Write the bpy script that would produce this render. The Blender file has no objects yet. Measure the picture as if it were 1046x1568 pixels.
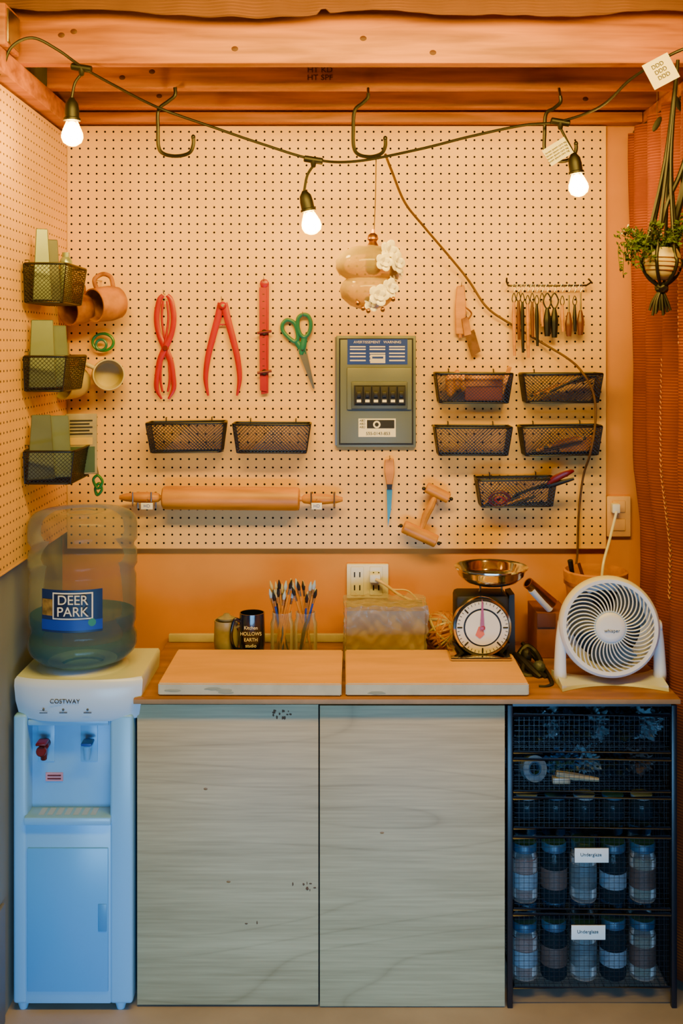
import bpy, bmesh, math, random
from mathutils import Vector, Matrix, noise
random.seed(7)
# ---- survey: measurements taken off the photo, converted to metres at their real depth ----
F=1616.; D=3.2; HC=1.69; CX=523.; HY=531.
def pt(u,v,y=0.0):
    d=D+y; return Vector(((u-CX)*d/F, y, HC-(v-HY)*d/F))
def ln(px,y=0.0): return px*(D+y)/F
def lin(c):
    if isinstance(c,str):
        c=[int(c[i:i+2],16)/255 for i in (0,2,4)]
        c=[x/12.92 if x<=.04045 else ((x+.055)/1.055)**2.4 for x in c]
    return tuple(c)
MATS={}
def mat(name,col,rough=.6,metal=0.,var=.12,scale=18.,stretch=(1,1,1),bump=0.,emit=0.,spec=.5,col2=None,kind='noise',alpha=1.,trans=0.,coat=0.):
    if name in MATS: return MATS[name]
    m=bpy.data.materials.new(name); m.use_nodes=True; nt=m.node_tree; N=nt.nodes; L=nt.links
    b=N['Principled BSDF']; c=lin(col)
    tc=N.new('ShaderNodeTexCoord'); mp=N.new('ShaderNodeMapping'); mp.inputs['Scale'].default_value=stretch
    L.new(tc.outputs['Object'],mp.inputs['Vector'])
    nz=N.new('ShaderNodeTexNoise'); nz.inputs['Scale'].default_value=scale; nz.inputs['Detail'].default_value=5
    L.new(mp.outputs[0],nz.inputs['Vector']); fac=nz.outputs['Fac']
    if kind=='wood':
        nz.inputs['Distortion'].default_value=.4; nz.inputs['Detail'].default_value=8
    if kind=='weave':
        w=N.new('ShaderNodeTexWave'); w.inputs['Scale'].default_value=scale*4; w.bands_direction='Z'; L.new(mp.outputs[0],w.inputs['Vector'])
        mx=N.new('ShaderNodeMath'); mx.operation='MULTIPLY'; L.new(w.outputs['Fac'],mx.inputs[0]); L.new(fac,mx.inputs[1]); fac=mx.outputs[0]
    if kind=='grain':
        # flat-sawn figure: contour lines of a stretched noise + fine fibre streaks
        nz.inputs['Detail'].default_value=1.5; nz.inputs['Scale'].default_value=scale
        mu=N.new('ShaderNodeMath'); mu.operation='MULTIPLY'; mu.inputs[1].default_value=30; L.new(nz.outputs['Fac'],mu.inputs[0])
        fr=N.new('ShaderNodeMath'); fr.operation='PINGPONG'; fr.inputs[1].default_value=1; L.new(mu.outputs[0],fr.inputs[0])
        pw=N.new('ShaderNodeMath'); pw.operation='POWER'; pw.inputs[1].default_value=12; L.new(fr.outputs[0],pw.inputs[0])
        mp2=N.new('ShaderNodeMapping'); mp2.inputs['Scale'].default_value=(2.0,1,60); L.new(tc.outputs['Object'],mp2.inputs['Vector'])
        n2=N.new('ShaderNodeTexNoise'); n2.inputs['Scale'].default_value=3; n2.inputs['Detail'].default_value=4; L.new(mp2.outputs[0],n2.inputs['Vector'])
        mp3=N.new('ShaderNodeMapping'); mp3.inputs['Scale'].default_value=(.5,1,5); L.new(tc.outputs['Object'],mp3.inputs['Vector'])
        n3=N.new('ShaderNodeTexNoise'); n3.inputs['Scale'].default_value=2.5; L.new(mp3.outputs[0],n3.inputs['Vector'])
        a2=N.new('ShaderNodeMath'); a2.operation='MULTIPLY'; a2.inputs[1].default_value=.38; L.new(n2.outputs['Fac'],a2.inputs[0])
        m1=N.new('ShaderNodeMath'); m1.operation='MULTIPLY_ADD'; m1.inputs[1].default_value=-.11; L.new(pw.outputs[0],m1.inputs[0]); L.new(a2.outputs[0],m1.inputs[2])
        m2=N.new('ShaderNodeMath'); m2.operation='MULTIPLY_ADD'; m2.inputs[1].default_value=.35; L.new(n3.outputs['Fac'],m2.inputs[0]); L.new(m1.outputs[0],m2.inputs[2])
        m3=N.new('ShaderNodeMath'); m3.operation='ADD'; m3.inputs[1].default_value=.15; L.new(m2.outputs[0],m3.inputs[0]); fac=m3.outputs[0]
    r=N.new('ShaderNodeValToRGB'); r.color_ramp.elements[0].position=.33; r.color_ramp.elements[1].position=.67
    c2=lin(col2) if col2 else tuple(min(1,x*(1+var)) for x in c)
    c1=tuple(x*(1-var) for x in c)
    r.color_ramp.elements[0].color=(*c1,1); r.color_ramp.elements[1].color=(*c2,1)
    L.new(fac,r.inputs[0]); L.new(r.outputs[0],b.inputs['Base Color'])
    b.inputs['Roughness'].default_value=rough; b.inputs['Metallic'].default_value=metal
    b.inputs['Specular IOR Level'].default_value=spec; b.inputs['Coat Weight'].default_value=coat
    b.inputs['Alpha'].default_value=alpha; b.inputs['Transmission Weight'].default_value=trans
    if emit: L.new(r.outputs[0],b.inputs['Emission Color']); b.inputs['Emission Strength'].default_value=emit
    if bump:
        bp=N.new('ShaderNodeBump'); bp.inputs['Strength'].default_value=bump; bp.inputs['Distance'].default_value=.004
        L.new(fac,bp.inputs['Height']); L.new(bp.outputs[0],b.inputs['Normal'])
    MATS[name]=m; return m
def glass(name,tint,body=.12,rough=.05,bodycol=None,ior=1.4):
    m=bpy.data.materials.new(name); m.use_nodes=True; nt=m.node_tree; N=nt.nodes; L=nt.links
    b=N['Principled BSDF']; out=N['Material Output']; b.inputs['Roughness'].default_value=rough
    nz=N.new('ShaderNodeTexNoise'); nz.inputs['Scale'].default_value=12
    bc=lin(bodycol or tint); r=N.new('ShaderNodeValToRGB'); r.color_ramp.elements[0].color=(*[x*.8 for x in bc],1); r.color_ramp.elements[1].color=(*bc,1)
    L.new(nz.outputs['Fac'],r.inputs[0]); L.new(r.outputs[0],b.inputs['Base Color'])
    t=N.new('ShaderNodeBsdfTransparent'); t.inputs[0].default_value=(*lin(tint),1)
    lw=N.new('ShaderNodeLayerWeight'); lw.inputs[0].default_value=.25
    mu=N.new('ShaderNodeMath'); mu.operation='MULTIPLY'; mu.inputs[1].default_value=.6; L.new(lw.outputs['Fresnel'],mu.inputs[0])
    ad=N.new('ShaderNodeMath'); ad.operation='ADD'; ad.use_clamp=True; ad.inputs[1].default_value=body; L.new(mu.outputs[0],ad.inputs[0])
    mx=N.new('ShaderNodeMixShader'); L.new(ad.outputs[0],mx.inputs[0]); L.new(t.outputs[0],mx.inputs[1]); L.new(b.outputs[0],mx.inputs[2])
    L.new(mx.outputs[0],out.inputs[0]); return m
def grp(name):
    e=bpy.data.objects.new(name,None); e.empty_display_size=.05; bpy.context.collection.objects.link(e); return e
def fin(bm,par,name,m,smooth=False,mtx=None):
    if mtx is not None: bm.transform(mtx)
    bmesh.ops.recalc_face_normals(bm,faces=bm.faces)
    if smooth:
        for f in bm.faces: f.smooth=True
        for e in bm.edges:
            if len(e.link_faces)==2 and e.calc_face_angle(0)>.75: e.smooth=False
    me=bpy.data.meshes.new(name); bm.to_mesh(me); bm.free()
    for k in (m if isinstance(m,(list,tuple)) else [m]): me.materials.append(k)
    o=bpy.data.objects.new(name,me); bpy.context.collection.objects.link(o)
    if par is not None: o.parent=par
    return o
def box(par,name,x0,x1,y0,y1,z0,z1,m,bev=0.,mtx=None,seg=2):
    bm=bmesh.new(); bmesh.ops.create_cube(bm,size=1)
    for v in bm.verts: v.co=Vector(((x0+x1)/2+v.co.x*(x1-x0),(y0+y1)/2+v.co.y*(y1-y0),(z0+z1)/2+v.co.z*(z1-z0)))
    if bev: bmesh.ops.bevel(bm,geom=list(bm.edges),offset=bev,segments=seg,profile=.5,affect='EDGES')
    return fin(bm,par,name,m,bool(bev),mtx)
def pbox(par,name,u0,u1,v0,v1,y0,y1,m,bev=0.,rot=0):
    """box whose front face (depth y0) has the measured extents; rot = degrees in the wall plane"""
    a=pt(u0,v1,y0); b=pt(u1,v0,y0)
    M=None
    if rot:
        c=Vector(((a.x+b.x)/2,0,(a.z+b.z)/2)); M=Matrix.Translation(c)@Matrix.Rotation(math.radians(rot),4,'Y')@Matrix.Translation(-c)
    return box(par,name,a.x,b.x,y0,y1,a.z,b.z,m,bev,M)
def lathe(par,name,prof,m,o=(0,0,0),d=(0,0,1),seg=32,sx=1,sy=1,M=None):
    bm=bmesh.new(); rings=[]
    for r,z in prof:
        if r<1e-5: rings.append([bm.verts.new((0,0,z))])
        else: rings.append([bm.verts.new((r*sx*math.cos(2*math.pi*i/seg),r*sy*math.sin(2*math.pi*i/seg),z)) for i in range(seg)])
    for a,b in zip(rings,rings[1:]):
        for i in range(seg):
            j=(i+1)%seg
            if len(a)==1 and len(b)==1: continue
            if len(a)==1: bm.faces.new((a[0],b[i],b[j]))
            elif len(b)==1: bm.faces.new((a[i],a[j],b[0]))
            else: bm.faces.new((a[i],a[j],b[j],b[i]))
    if M is None: M=Matrix.Translation(Vector(o))@Vector(d).to_track_quat('Z','Y').to_matrix().to_4x4()
    return fin(bm,par,name,m,True,M)
def rod(par,name,p,q,r,m,r2=None,seg=16,bev=0):
    p=Vector(p); q=Vector(q); L=(q-p).length; r2=r if r2 is None else r2
    e=min(.25*r,.002)
    return lathe(par,name,[(0,0),(r-e,0),(r,e),(r2,L-e),(max(r2-e,1e-4),L),(0,L)],m,p,(q-p),seg)
def catmull(P,n):
    P=[Vector(p) for p in P]; out=[]
    for i in range(len(P)-1):
        p0=P[max(i-1,0)];p1=P[i];p2=P[i+1];p3=P[min(i+2,len(P)-1)]
        for k in range(n):
            t=k/n; out.append(.5*((2*p1)+(p2-p0)*t+(2*p0-5*p1+4*p2-p3)*t*t+(3*p1-p0-3*p2+p3)*t**3))
    out.append(P[-1]); return out
def tube(par,name,P,r,m,n=6,seg=8,closed=False,flat=1.):
    rs=r if isinstance(r,(list,tuple)) else None
    if closed:
        Q=[P[-1]]+list(P)+[P[0],P[1]]; pts=catmull(Q,n)[n:-n-1] if n>1 else [Vector(p) for p in P]
    else: pts=catmull(P,n) if n>1 else [Vector(p) for p in P]
    bm=bmesh.new(); N=len(pts); rings=[]; up=None
    for i in range(N):
        if closed: t=(pts[(i+1)%N]-pts[i-1])
        else: t=(pts[min(i+1,N-1)]-pts[max(i-1,0)])
        if t.length<1e-9: t=Vector((0,0,1))
        t.normalize()
        if up is None:
            up=Vector((0,1,0)) if abs(t.y)<.9 else Vector((1,0,0))
        up=(up-t*up.dot(t)).normalized(); sd=t.cross(up)
        rr=r
        if rs:
            f=i/(N-1)*(len(rs)-1); k=min(int(f),len(rs)-2); rr=rs[k]*(1-(f-k))+rs[k+1]*(f-k)
        rings.append([bm.verts.new(pts[i]+(up*math.cos(2*math.pi*k/seg)*flat+sd*math.sin(2*math.pi*k/seg))*rr) for k in range(seg)])
    for i in range(N if closed else N-1):
        a=rings[i]; b=rings[(i+1)%N]
        for k in range(seg): bm.faces.new((a[k],a[(k+1)%seg],b[(k+1)%seg],b[k]))
    if not closed:
        bm.faces.new(rings[0]); bm.faces.new(rings[-1])
    return fin(bm,par,name,m,True)
def ptube(par,name,P,r,m,y=0.,**k):
    return tube(par,name,[pt(p[0],p[1],p[2] if len(p)>2 else y) for p in P],r,m,**k)
def plate(par,name,uv,y,th,m,bev=.0):
    bm=bmesh.new(); vs=[bm.verts.new(pt(u,v,y)) for u,v in uv]; f=bm.faces.new(vs)
    r=bmesh.ops.extrude_face_region(bm,geom=[f]); 
    for v in r['geom']:
        if isinstance(v,bmesh.types.BMVert): v.co.y+=th
    if bev: bmesh.ops.bevel(bm,geom=list(bm.edges),offset=bev,segments=1,affect='EDGES')
    return fin(bm,par,name,m)
def struts(par,name,segs,r,m,M=None):
    bm=bmesh.new()
    for p,q in segs:
        p=Vector(p);q=Vector(q);t=(q-p)
        if t.length<1e-5: continue
        t.normalize(); a=t.orthogonal().normalized(); b=t.cross(a); A=[];B=[]
        for k in range(4):
            o=(a*math.cos(k*math.pi/2)+b*math.sin(k*math.pi/2))*r; A.append(bm.verts.new(p+o)); B.append(bm.verts.new(q+o))
        for k in range(4): bm.faces.new((A[k],A[(k+1)%4],B[(k+1)%4],B[k]))
    return fin(bm,par,name,m,False,M)
def lattice(c00,c10,c11,c01,w,h,sp):
    """diagonal lines across a quad"""
    c=[Vector(x) for x in (c00,c10,c11,c01)]
    def P(a,b): return (c[0]*(1-a)+c[1]*a)*(1-b)+(c[3]*(1-a)+c[2]*a)*b
    out=[]; k=-h
    while k<w:
        a0=max(k,0);b0=a0-k;a1=min(k+h,w);b1=a1-k
        if a1>a0:
            out.append((P(a0/w,b0/h),P(a1/w,b1/h))); out.append((P(1-a0/w,b0/h),P(1-a1/w,b1/h)))
        k+=sp
    return out
def blob(par,name,c,r,m,amp=.2,freq=3.,sub=4,seed=0,flat=None):
    bm=bmesh.new(); bmesh.ops.create_icosphere(bm,subdivisions=sub,radius=1)
    for v in bm.verts:
        d=v.co.copy(); k=1+amp*(noise.noise(d*freq+Vector((seed,0,0)))+.5*abs(noise.noise(d*freq*2.3+Vector((0,seed,0)))))
        v.co=Vector((d.x*r[0]*k,d.y*r[1]*k,d.z*r[2]*k))
    return fin(bm,par,name,m,True,Matrix.Translation(Vector(c)))
def text(par,name,s,p,size,m,rot=0,ext=.0003,xs=1.,facing=0):
    c=bpy.data.curves.new(name,'FONT'); c.body=s; c.size=size; c.align_x='CENTER'; c.align_y='CENTER'; c.extrude=ext
    o=bpy.data.objects.new(name,c); o.location=p; o.rotation_mode='XYZ'
    o.matrix_world=Matrix.Translation(Vector(p))@Matrix.Rotation(facing,4,'Z')@Matrix.Rotation(math.radians(rot),4,'Y')@Matrix.Rotation(math.pi/2,4,'X')@Matrix.Diagonal((xs,1,1,1))
    c.materials.append(m); bpy.context.collection.objects.link(o); o.parent=par; return o
# ---------------- materials ----------------
M_wall=mat('wall_paint','ca8424',.75,var=.06,scale=6,bump=.15)
M_wallL=mat('side_wall_paint','7c8682',.8,var=.06,scale=5,bump=.1)
M_peg=mat('pegboard_paint','e2b150',.45,var=.07,scale=5)
M_hole=mat('pegboard_hole_shade','180a02',.95,var=.1,spec=0)  # near-black colour stands in for the shade inside the holes
M_joist=mat('joist_timber','a45a00',.5,var=.38,scale=3,stretch=(1,8,14),kind='wood',col2='c27602')
M_deck=mat('subfloor_timber','6a3600',.7,var=.2,scale=4,stretch=(1,6,6),kind='wood')
M_door=mat('pale_laminate_wood','a48e64',.55,var=.25,scale=1.1,stretch=(.4,1,2.4),kind='grain',col2='bea97e')
M_top=mat('counter_wood','8c6024',.5,var=.3,scale=4,stretch=(1,6,6),kind='wood')
M_board=mat('birch_board','d6a244',.6,var=.09,scale=4,stretch=(1,5,5),kind='wood')
M_boardE=mat('board_edge_white','b8b090',.7,var=.1,scale=20,bump=.2)
M_lwood=mat('light_turned_wood','b87a18',.45,var=.22,scale=6,stretch=(1,6,6),kind='wood')
M_black=mat('black_powder_coat','070606',.4,var=.1)
M_rub=mat('black_rubber','050505',.5,var=.1)
M_red=mat('red_plastic','980600',.35,var=.08)
M_dred=mat('dark_red_plastic','600502',.35,var=.08)
M_teal=mat('teal_plastic','186a60',.35,var=.08)
M_green=mat('green_plastic','1a7038',.35,var=.1)
M_steel=mat('brushed_steel','a9a498',.3,metal=1,var=.06)
M_chrome=mat('chrome','d8d4cc',.12,metal=1,var=.03)
M_brass=mat('brass','b8842c',.3,metal=1,var=.08)
M_white=mat('white_plastic','dadee2',.35,var=.02,scale=3)
M_white2=mat('white_plastic_inset','9ab4c4',.35,var=.02,scale=3)
M_grey=mat('grey_enamel','5c6662',.4,var=.05,scale=5)
M_greyD=mat('grey_enamel_dark','424a48',.4,var=.05,scale=5)
M_paper=mat('paper_white','dedcd2',.7,var=.03)
M_ink=mat('ink_black','09090b',.6,var=.05)
M_blue=mat('label_blue','0a3ba4',.5,var=.05)
M_navy=mat('navy_glaze','0a1230',.2,var=.15,coat=.5)
M_terra=mat('terracotta_clay','7a3608',.6,var=.45,scale=14,bump=.2,col2='bc7c20')
M_stone=mat('stoneware_glaze','b9aa74',.4,var=.15,scale=10)
M_stone2=mat('speckled_glaze','85806a',.35,var=.3,scale=22)
M_clay=mat('wet_clay','908068',.55,var=.1,scale=10,bump=.1)
M_plas=mat('plastic_sheet_grey','5c7078',.2,var=.3,scale=8)
M_fab=mat('brown_linen','6a4128',.9,var=.2,scale=10,kind='weave',bump=.3)
M_curt=mat('rust_curtain','8c3c04',.85,var=.3,scale=10,kind='weave',bump=.4,col2='ac560c')
M_stitch=mat('curtain_stitch','cc8c2c',.8,var=.1)
M_leaf=mat('leaf_green','3a501c',.5,var=.3)
M_cord=mat('tan_cord','583a14',.7,var=.2,scale=60)
M_wcord=mat('white_cord','cdb47c',.5,var=.05)
M_floor=mat('floor_concrete','a2988a',.6,var=.12,scale=5,bump=.1)
M_glass=glass('clear_glass','f6f8f7',.04)
M_bottle=glass('bottle_plastic','eaeeec',.09,.1,'a8b4b6')
M_water=glass('bottle_water','b4d6da',.16,.06,'4a9cac')
M_bagp=glass('cling_film','f2f0ea',.13,.1,'e8e4d8')
M_tint=glass('smoked_plastic','7a929c',.12,.1,'3c5866')
M_amber=glass('pearl_glass','e8d090',.38,.08,'d4be74')
M_petal=mat('porcelain_petal','f2ede2',.3,var=.03,coat=.3)
# ---------------- room ----------------
XL=-.85; XR=.93; YF=-3.4; ZC=2.58
box(None,'wall_back',XL-.1,XR+.1,0.015,.12,0,ZC,M_wall)
box(None,'wall_left',XL-.1,XL,YF,.015,0,ZC,M_wallL)
box(None,'wall_right',XR,XR+.1,-1.6,.015,0,ZC,M_wall)
box(None,'floor',XL-.1,XR+1.2,YF,.12,-.08,0,M_floor)
box(None,'ceiling',XL-.1,XR+1.2,YF,.12,ZC,ZC+.06,M_deck)
box(None,'baseboard_left',XL,XL+.010,-3.3,-.56,0,.3,mat('baseboard_paint','747c7e',.6,var=.05),.003)
# joists
for i,(y,x0) in enumerate([(-.586,-.85),(-.335,-.80),(-.11,-.85)]):
    e=grp('ceiling_joist')
    box(e,'timber',x0,XR,y,y+.04,2.392,ZC-.002,M_joist,.003)
    for k in range(5):
        x=x0+.1+random.random()*1.5; z=2.41+random.random()*.12
        lathe(e,'knot',[(0,0),(.005,0),(.007,-.001)],mat('timber_knot','4a1e04',.6),(x,y-.0008,z),(0,-1,0),14,sx=1.3)
    if i==1:
        text(e,'stamp',"HT KD\nHT SPF",pt(490,113,y-.001),.021,mat('timber_stamp','3c1c04',.7),xs=1.1)
box(None,'trim_1',XL,XL+.055,-.75,.013,2.335,2.392,M_joist,.002)
box(None,'trim_2',XL+.056,XR-.03,-.045,.013,2.362,2.392,M_joist,.002)
box(None,'trim_3',XR-.028,XR,-.9,.013,2.30,2.392,M_joist,.002)
b=grp('wood_bracket'); 
box(b,'block',XL+.001,XL+.06,-.72,-.61,2.40,2.50,M_joist,.004); box(b,'metal_plate',XL+.06,XL+.064,-.71,-.62,2.41,2.49,M_steel,.001)
# ---------------- pegboards (real drilled holes, their shade coloured in) ----------------
def pegboard(name,nx,nz,sp,M,th=.006,r=.0033):
    bm=bmesh.new(); g={}
    for i in range(nx+1):
        for j in range(nz+1): g[i,j]=bm.verts.new((i*sp,0,j*sp))
    for i in range(nx):
        for j in range(nz):
            cx,cz=(i+.5)*sp,(j+.5)*sp
            A=[bm.verts.new((cx+r*math.cos(k*math.pi/4),0,cz+r*math.sin(k*math.pi/4))) for k in range(8)]
            B=[bm.verts.new((v.co.x,th,v.co.z)) for v in A]
            C=[g[i+1,j+1],g[i,j+1],g[i,j],g[i+1,j]]
            for k in range(4):
                a=C[k];b=C[(k+1)%4]; bm.faces.new((a,b,A[(2*k+3)%8],A[(2*k+2)%8],A[(2*k+1)%8]))
            for k in range(8):
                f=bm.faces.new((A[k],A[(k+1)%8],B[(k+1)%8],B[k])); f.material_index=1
    bmesh.ops.transform(bm,matrix=M,verts=bm.verts)
    me=bpy.data.meshes.new(name); bm.to_mesh(me); bm.free(); me.materials.append(M_peg); me.materials.append(M_hole)
    return me
e=grp('pegboard')
x0=pt(104,0).x; x1=pt(934,0).x; z0=pt(0,843).z; z1=pt(0,196).z
SP=.0254; nx=int((x1-x0)/SP); nz=int((z1-z0)/SP)
x1=x0+nx*SP; z0=z1-nz*SP
me=pegboard('panel',nx,nz,SP,Matrix.Translation((x0,-.006,z0)))
o=bpy.data.objects.new('panel',me); bpy.context.collection.objects.link(o); o.parent=e
box(e,'hole_shade_backing',x0+.001,x1-.001,.0005,.012,z0+.001,z1-.001,M_hole)  # dark sheet added so the holes look shaded
for nm,a in (('edge_right',(x1,x1+.004,-.007,.014,z0-.004,z1+.004)),('edge_bottom',(x0,x1,-.007,.014,z0-.004,z0)),('edge_top',(x0,x1,-.007,.014,z1,z1+.004))):
    box(e,nm,*a,M_peg)
e=grp('pegboard')
zb=1.135; nzl=int((2.33-zb)/SP); nyl=25
M=Matrix.Translation((XL+.02,-.008-nyl*SP,zb))@Matrix.Rotation(math.pi/2,4,'Z')
me=pegboard('panel',nyl,nzl,SP,M)
o=bpy.data.objects.new('panel',me); bpy.context.collection.objects.link(o); o.parent=e
box(e,'hole_shade_backing',XL+.002,XL+.013,-.008-nyl*SP+.001,-.009,zb+.001,zb+nzl*SP-.001,M_hole)  # same dark sheet, coloured to shade the side board's holes
box(e,'edge_front',XL+.001,XL+.021,-.012-nyl*SP,-.008-nyl*SP,zb,zb+nzl*SP,M_peg)
box(e,'edge_bottom',XL+.001,XL+.021,-.008-nyl*SP,-.008,zb-.004,zb,M_peg)
# ---------------- ceiling cloth ----------------
def cloth():
    e=grp('ceiling_drape'); bm=bmesh.new(); nx=160; nz=8; rows=[]
    for j in range(nz+1):
        row=[]
        for i in range(nx+1):
            x=-.85+1.78*i/nx; u=CX+x*F/2.54
            low=2.497-.020*math.exp(-((u-370)/110)**2)-.014*math.exp(-((u-800)/160)**2)+(.012 if 485<u<500 else 0)-.003*math.sin(u*.03)+.014*max(0,(60-u)/60)
            z=2.575+(low-2.575)*j/nz
            y=-.66+.035*noise.noise(Vector((x*5,z*4,0)))+.012*noise.noise(Vector((x*17,z*12,3)))-.01*(j/nz)
            row.append(bm.verts.new((x,y,z)))
        rows.append(row)
    for a,b in zip(rows,rows[1:]):
        for i in range(nx): bm.faces.new((a[i],a[i+1],b[i+1],b[i]))
    o=fin(bm,e,'fabric',M_fab,True); s=o.modifiers.new('t','SOLIDIFY'); s.thickness=.003
cloth()
# ---------------- ceiling hooks ----------------
YH=-.355
for P in ([(268,134),(268,146),(258,155),(243,168),(242,195),(243,225),(252,236),(272,239),(290,234),(296,222),(296,210)],
          [(564,143),(563,150),(555,158),(543,170),(541,200),(542,226),(550,237),(568,240),(584,235),(590,224),(590,212)],
          [(858,147),(858,157),(848,166),(836,175),(834,205),(834,230),(842,243),(860,247),(876,242),(882,230),(882,220)]):
    e=grp('ceiling_hook'); top=pt(P[0][0],P[0][1],YH)
    ptube(e,'hook',P,.0050,M_black,y=YH)
    rod(e,'screw_shank',(top.x,YH,top.z-.003),(top.x,YH+.018,2.3915),.004,M_steel)
    q=pt(P[-1][0],P[-1][1],YH); blob(e,'tip',q,(.006,.006,.0075),M_black,0,sub=2)
# ---------------- string lights ----------------
e=grp('string_lights')
C=[(-30,160,-.72),(2,108,-.70),(18,72,-.69),(50,58,-.68),(88,76,-.66),(125,102,-.62),(170,128,-.52),(243,165,-.375),(330,196,-.40),(400,220,-.41),(480,244,-.41),(545,247,-.372),(640,229,-.40),(720,209,-.40),(800,192,-.40),(858,186,-.40),(920,163,-.50),(965,122,-.60),(1012,92,-.67),(1050,74,-.70),(1090,66,-.70)]
ptube(e,'cable',C,.0038,M_rub,n=8)
M_bulb=mat('bulb_glow',(1.,.62,.13),.3,emit=230,var=.02)
M_bglass=glass('bulb_glass','fff4dc',.03,.05,'ffe0a0')
for tu,tv,ty,su,sv,bu,bv in ((125,104,-.62,110,150,111,224),(480,245,-.41,466,292,480,359),(858,187,-.40,878,234,888,301)):
    T=pt(tu,tv,ty); S=pt(su,sv,ty); B=pt(bu,bv,ty); ax=(B-S).normalized()
    rod(e,'junction',T+Vector((-.025,0,.004)),T+Vector((.025,0,-.004)),.009,M_rub); rod(e,'drop_boss',T,T+Vector((0,0,-.02)),.009,M_rub,.006)
    tube(e,'drop_wire',[T+Vector((0,0,-.015)),(T+S)/2+Vector((-.004,0,0)),S],.0036,M_rub)
    lathe(e,'socket',[(0,0),(.006,0),(.010,.006),(.0155,.014),(.0175,.03),(.0175,.048),(.0205,.05),(.0205,.056),(.0,.056)],M_rub,S,ax,24)
    L=(B-S).length-.053
    lathe(e,'bulb_glass',[(.012,0),(.0135,.004),(.019,L*.25),(.0255,L*.5),(.0265,L*.68),(.022,L*.86),(.010,L*.98),(0,L*1.01)],M_bglass,S+ax*.053,ax,24)
    lathe(e,'bulb_filament_glow',[(0,L*.06),(.008,L*.1),(.014,L*.28),(.021,L*.5),(.022,L*.66),(.017,L*.84),(0,L*.95)],M_bulb,S+ax*.053,ax,20)
# tags on cable
e=grp('paper_tag'); pbox(e,'card',834,874,218,246,-.42,-.4195,M_paper,rot=-32)
for k in range(4): text(e,'print','lorem ipsum care tag',pt(851+k*1.5,226+k*4.5,-.4215),.0075,M_ink,rot=-32)
e=grp('paper_tag'); pbox(e,'card',990,1034,88,130,-.70,-.6995,M_paper,rot=-28)
for k in range(3): text(e,'print','DDD',pt(1007+k*5,100+k*8,-.702),.014,M_ink,rot=-28)
# ---------------- pendant ----------------
e=grp('glass_pendant_lamp'); yp=-.36
tube(e,'cord',[pt(576,240,yp),pt(575,300,yp),pt(573,352,yp)],.0014,M_cord)
c=pt(571,0,yp); zz=lambda v: pt(0,v,yp).z
lathe(e,'brass_cap',[(0,zz(350)),(.005,zz(351)),(.006,zz(357)),(.013,zz(360)),(.015,zz(366)),(.010,zz(370)),(.017,zz(378)),(.0,zz(380))],M_brass,(c.x,yp,0))
R=lambda p: ln(p,yp)
gc=pt(564,0,yp)
GB=[(12,376),(26,379),(43,388),(50,400),(50,411),(45,420),(34,427),(41,434),(44,444),(41,456),(28,468),(10,474)]
lathe(e,'glass_body',[(R(a),zz(b)) for a,b in GB]+[(0,zz(475))],M_amber,(gc.x,yp,0),seg=40)
lathe(e,'inner_socket',[(0,zz(380)),(.02,zz(382)),(.02,zz(415)),(.012,zz(420)),(0,zz(421))],M_brass,(c.x,yp,0))
def flower(par,c,r,d):
    Mx=Matrix.Translation(c)@Vector(d).to_track_quat('Z','Y').to_matrix().to_4x4()
    for ring,(n,rr,t) in enumerate(((5,1,.3),(4,.62,.8))):
        for k in range(n):
            a=k*2*math.pi/n+ring*.5
            bm=bmesh.new(); bmesh.ops.create_uvsphere(bm,u_segments=12,v_segments=8,radius=1)
            bmesh.ops.transform(bm,verts=bm.verts,matrix=Mx@Matrix.Rotation(a,4,'Z')@Matrix.Translation((r*rr*.55,0,r*.15*ring))@Matrix.Rotation(-t,4,'Y')@Matrix.Diagonal((r*rr*.55,r*rr*.5,r*.10,1)))
            fin(bm,par,'petal',M_petal,True)
for u,v,r in ((596,385,.030),(608,402,.028),(602,421,.027),(588,401,.024),(580,452,.028),(570,464,.022),(597,441,.026),(612,416,.02)):
    dx=u-564; rad=next((a for a,b in GB if b>=v),40); dy=math.sqrt(max(rad**2-dx**2,16))*1.0+4
    flower(e,pt(u,v,yp-R(dy)),r,(dx/30,-dy/30-.4,.1))
for u,v in ((556,472),(586,474),(548,464),(602,458),(564,476)): blob(e,'bead',pt(u,v,yp-.06),(.006,.006,.007),M_brass,.05,sub=2)
e=grp('lamp_cord')
ptube(e,'cord',[(590,236,-.33),(600,262,-.29),(620,310,-.2),(650,348,-.12),(690,395,-.06),(718,430,-.03),(745,470,-.03),(780,495,-.03),(830,525,-.03),(868,548,-.06),(890,568,-.13),(908,600,-.13),(912,640,-.13),(905,690,-.13),(893,730,-.05),(886,790,-.02),(884,850,-.02),(878,880,-.03),(872,900,-.05)],.0036,M_cord,n=8)
# ---------------- breaker panel ----------------
e=grp('breaker_panel'); y=-.030
pbox(e,'frame',515,637,514,685,y+.006,-.0075,M_grey,.002)
pbox(e,'gap',519,633,518,681,y+.004,y+.008,M_ink)
pbox(e,'cover',521,631,520,679,y,y+.008,M_grey,.002)
pbox(e,'hinge',513,516,516,682,y+.004,-.01,M_steel)
pbox(e,'deadfront_raised',531,631,563,628,y-.008,y+.001,M_grey,.004)
pbox(e,'opening_rim',538,624,585,626,y-.013,y-.007,M_greyD,.002)
pbox(e,'opening',542,621,590,621,y-.0135,y-.012,M_ink)
for k in range(6):
    u=544+k*13; pbox(e,'breaker',u,u+11.5,592,619,y-.02,y-.012,M_ink,.001); pbox(e,'breaker_toggle',u+2.5,u+9,600,608,y-.028,y-.02,M_rub,.001)
    pbox(e,'breaker_number',u+2.5,u+9,612,616,y-.0208,y-.0198,M_paper)
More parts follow.
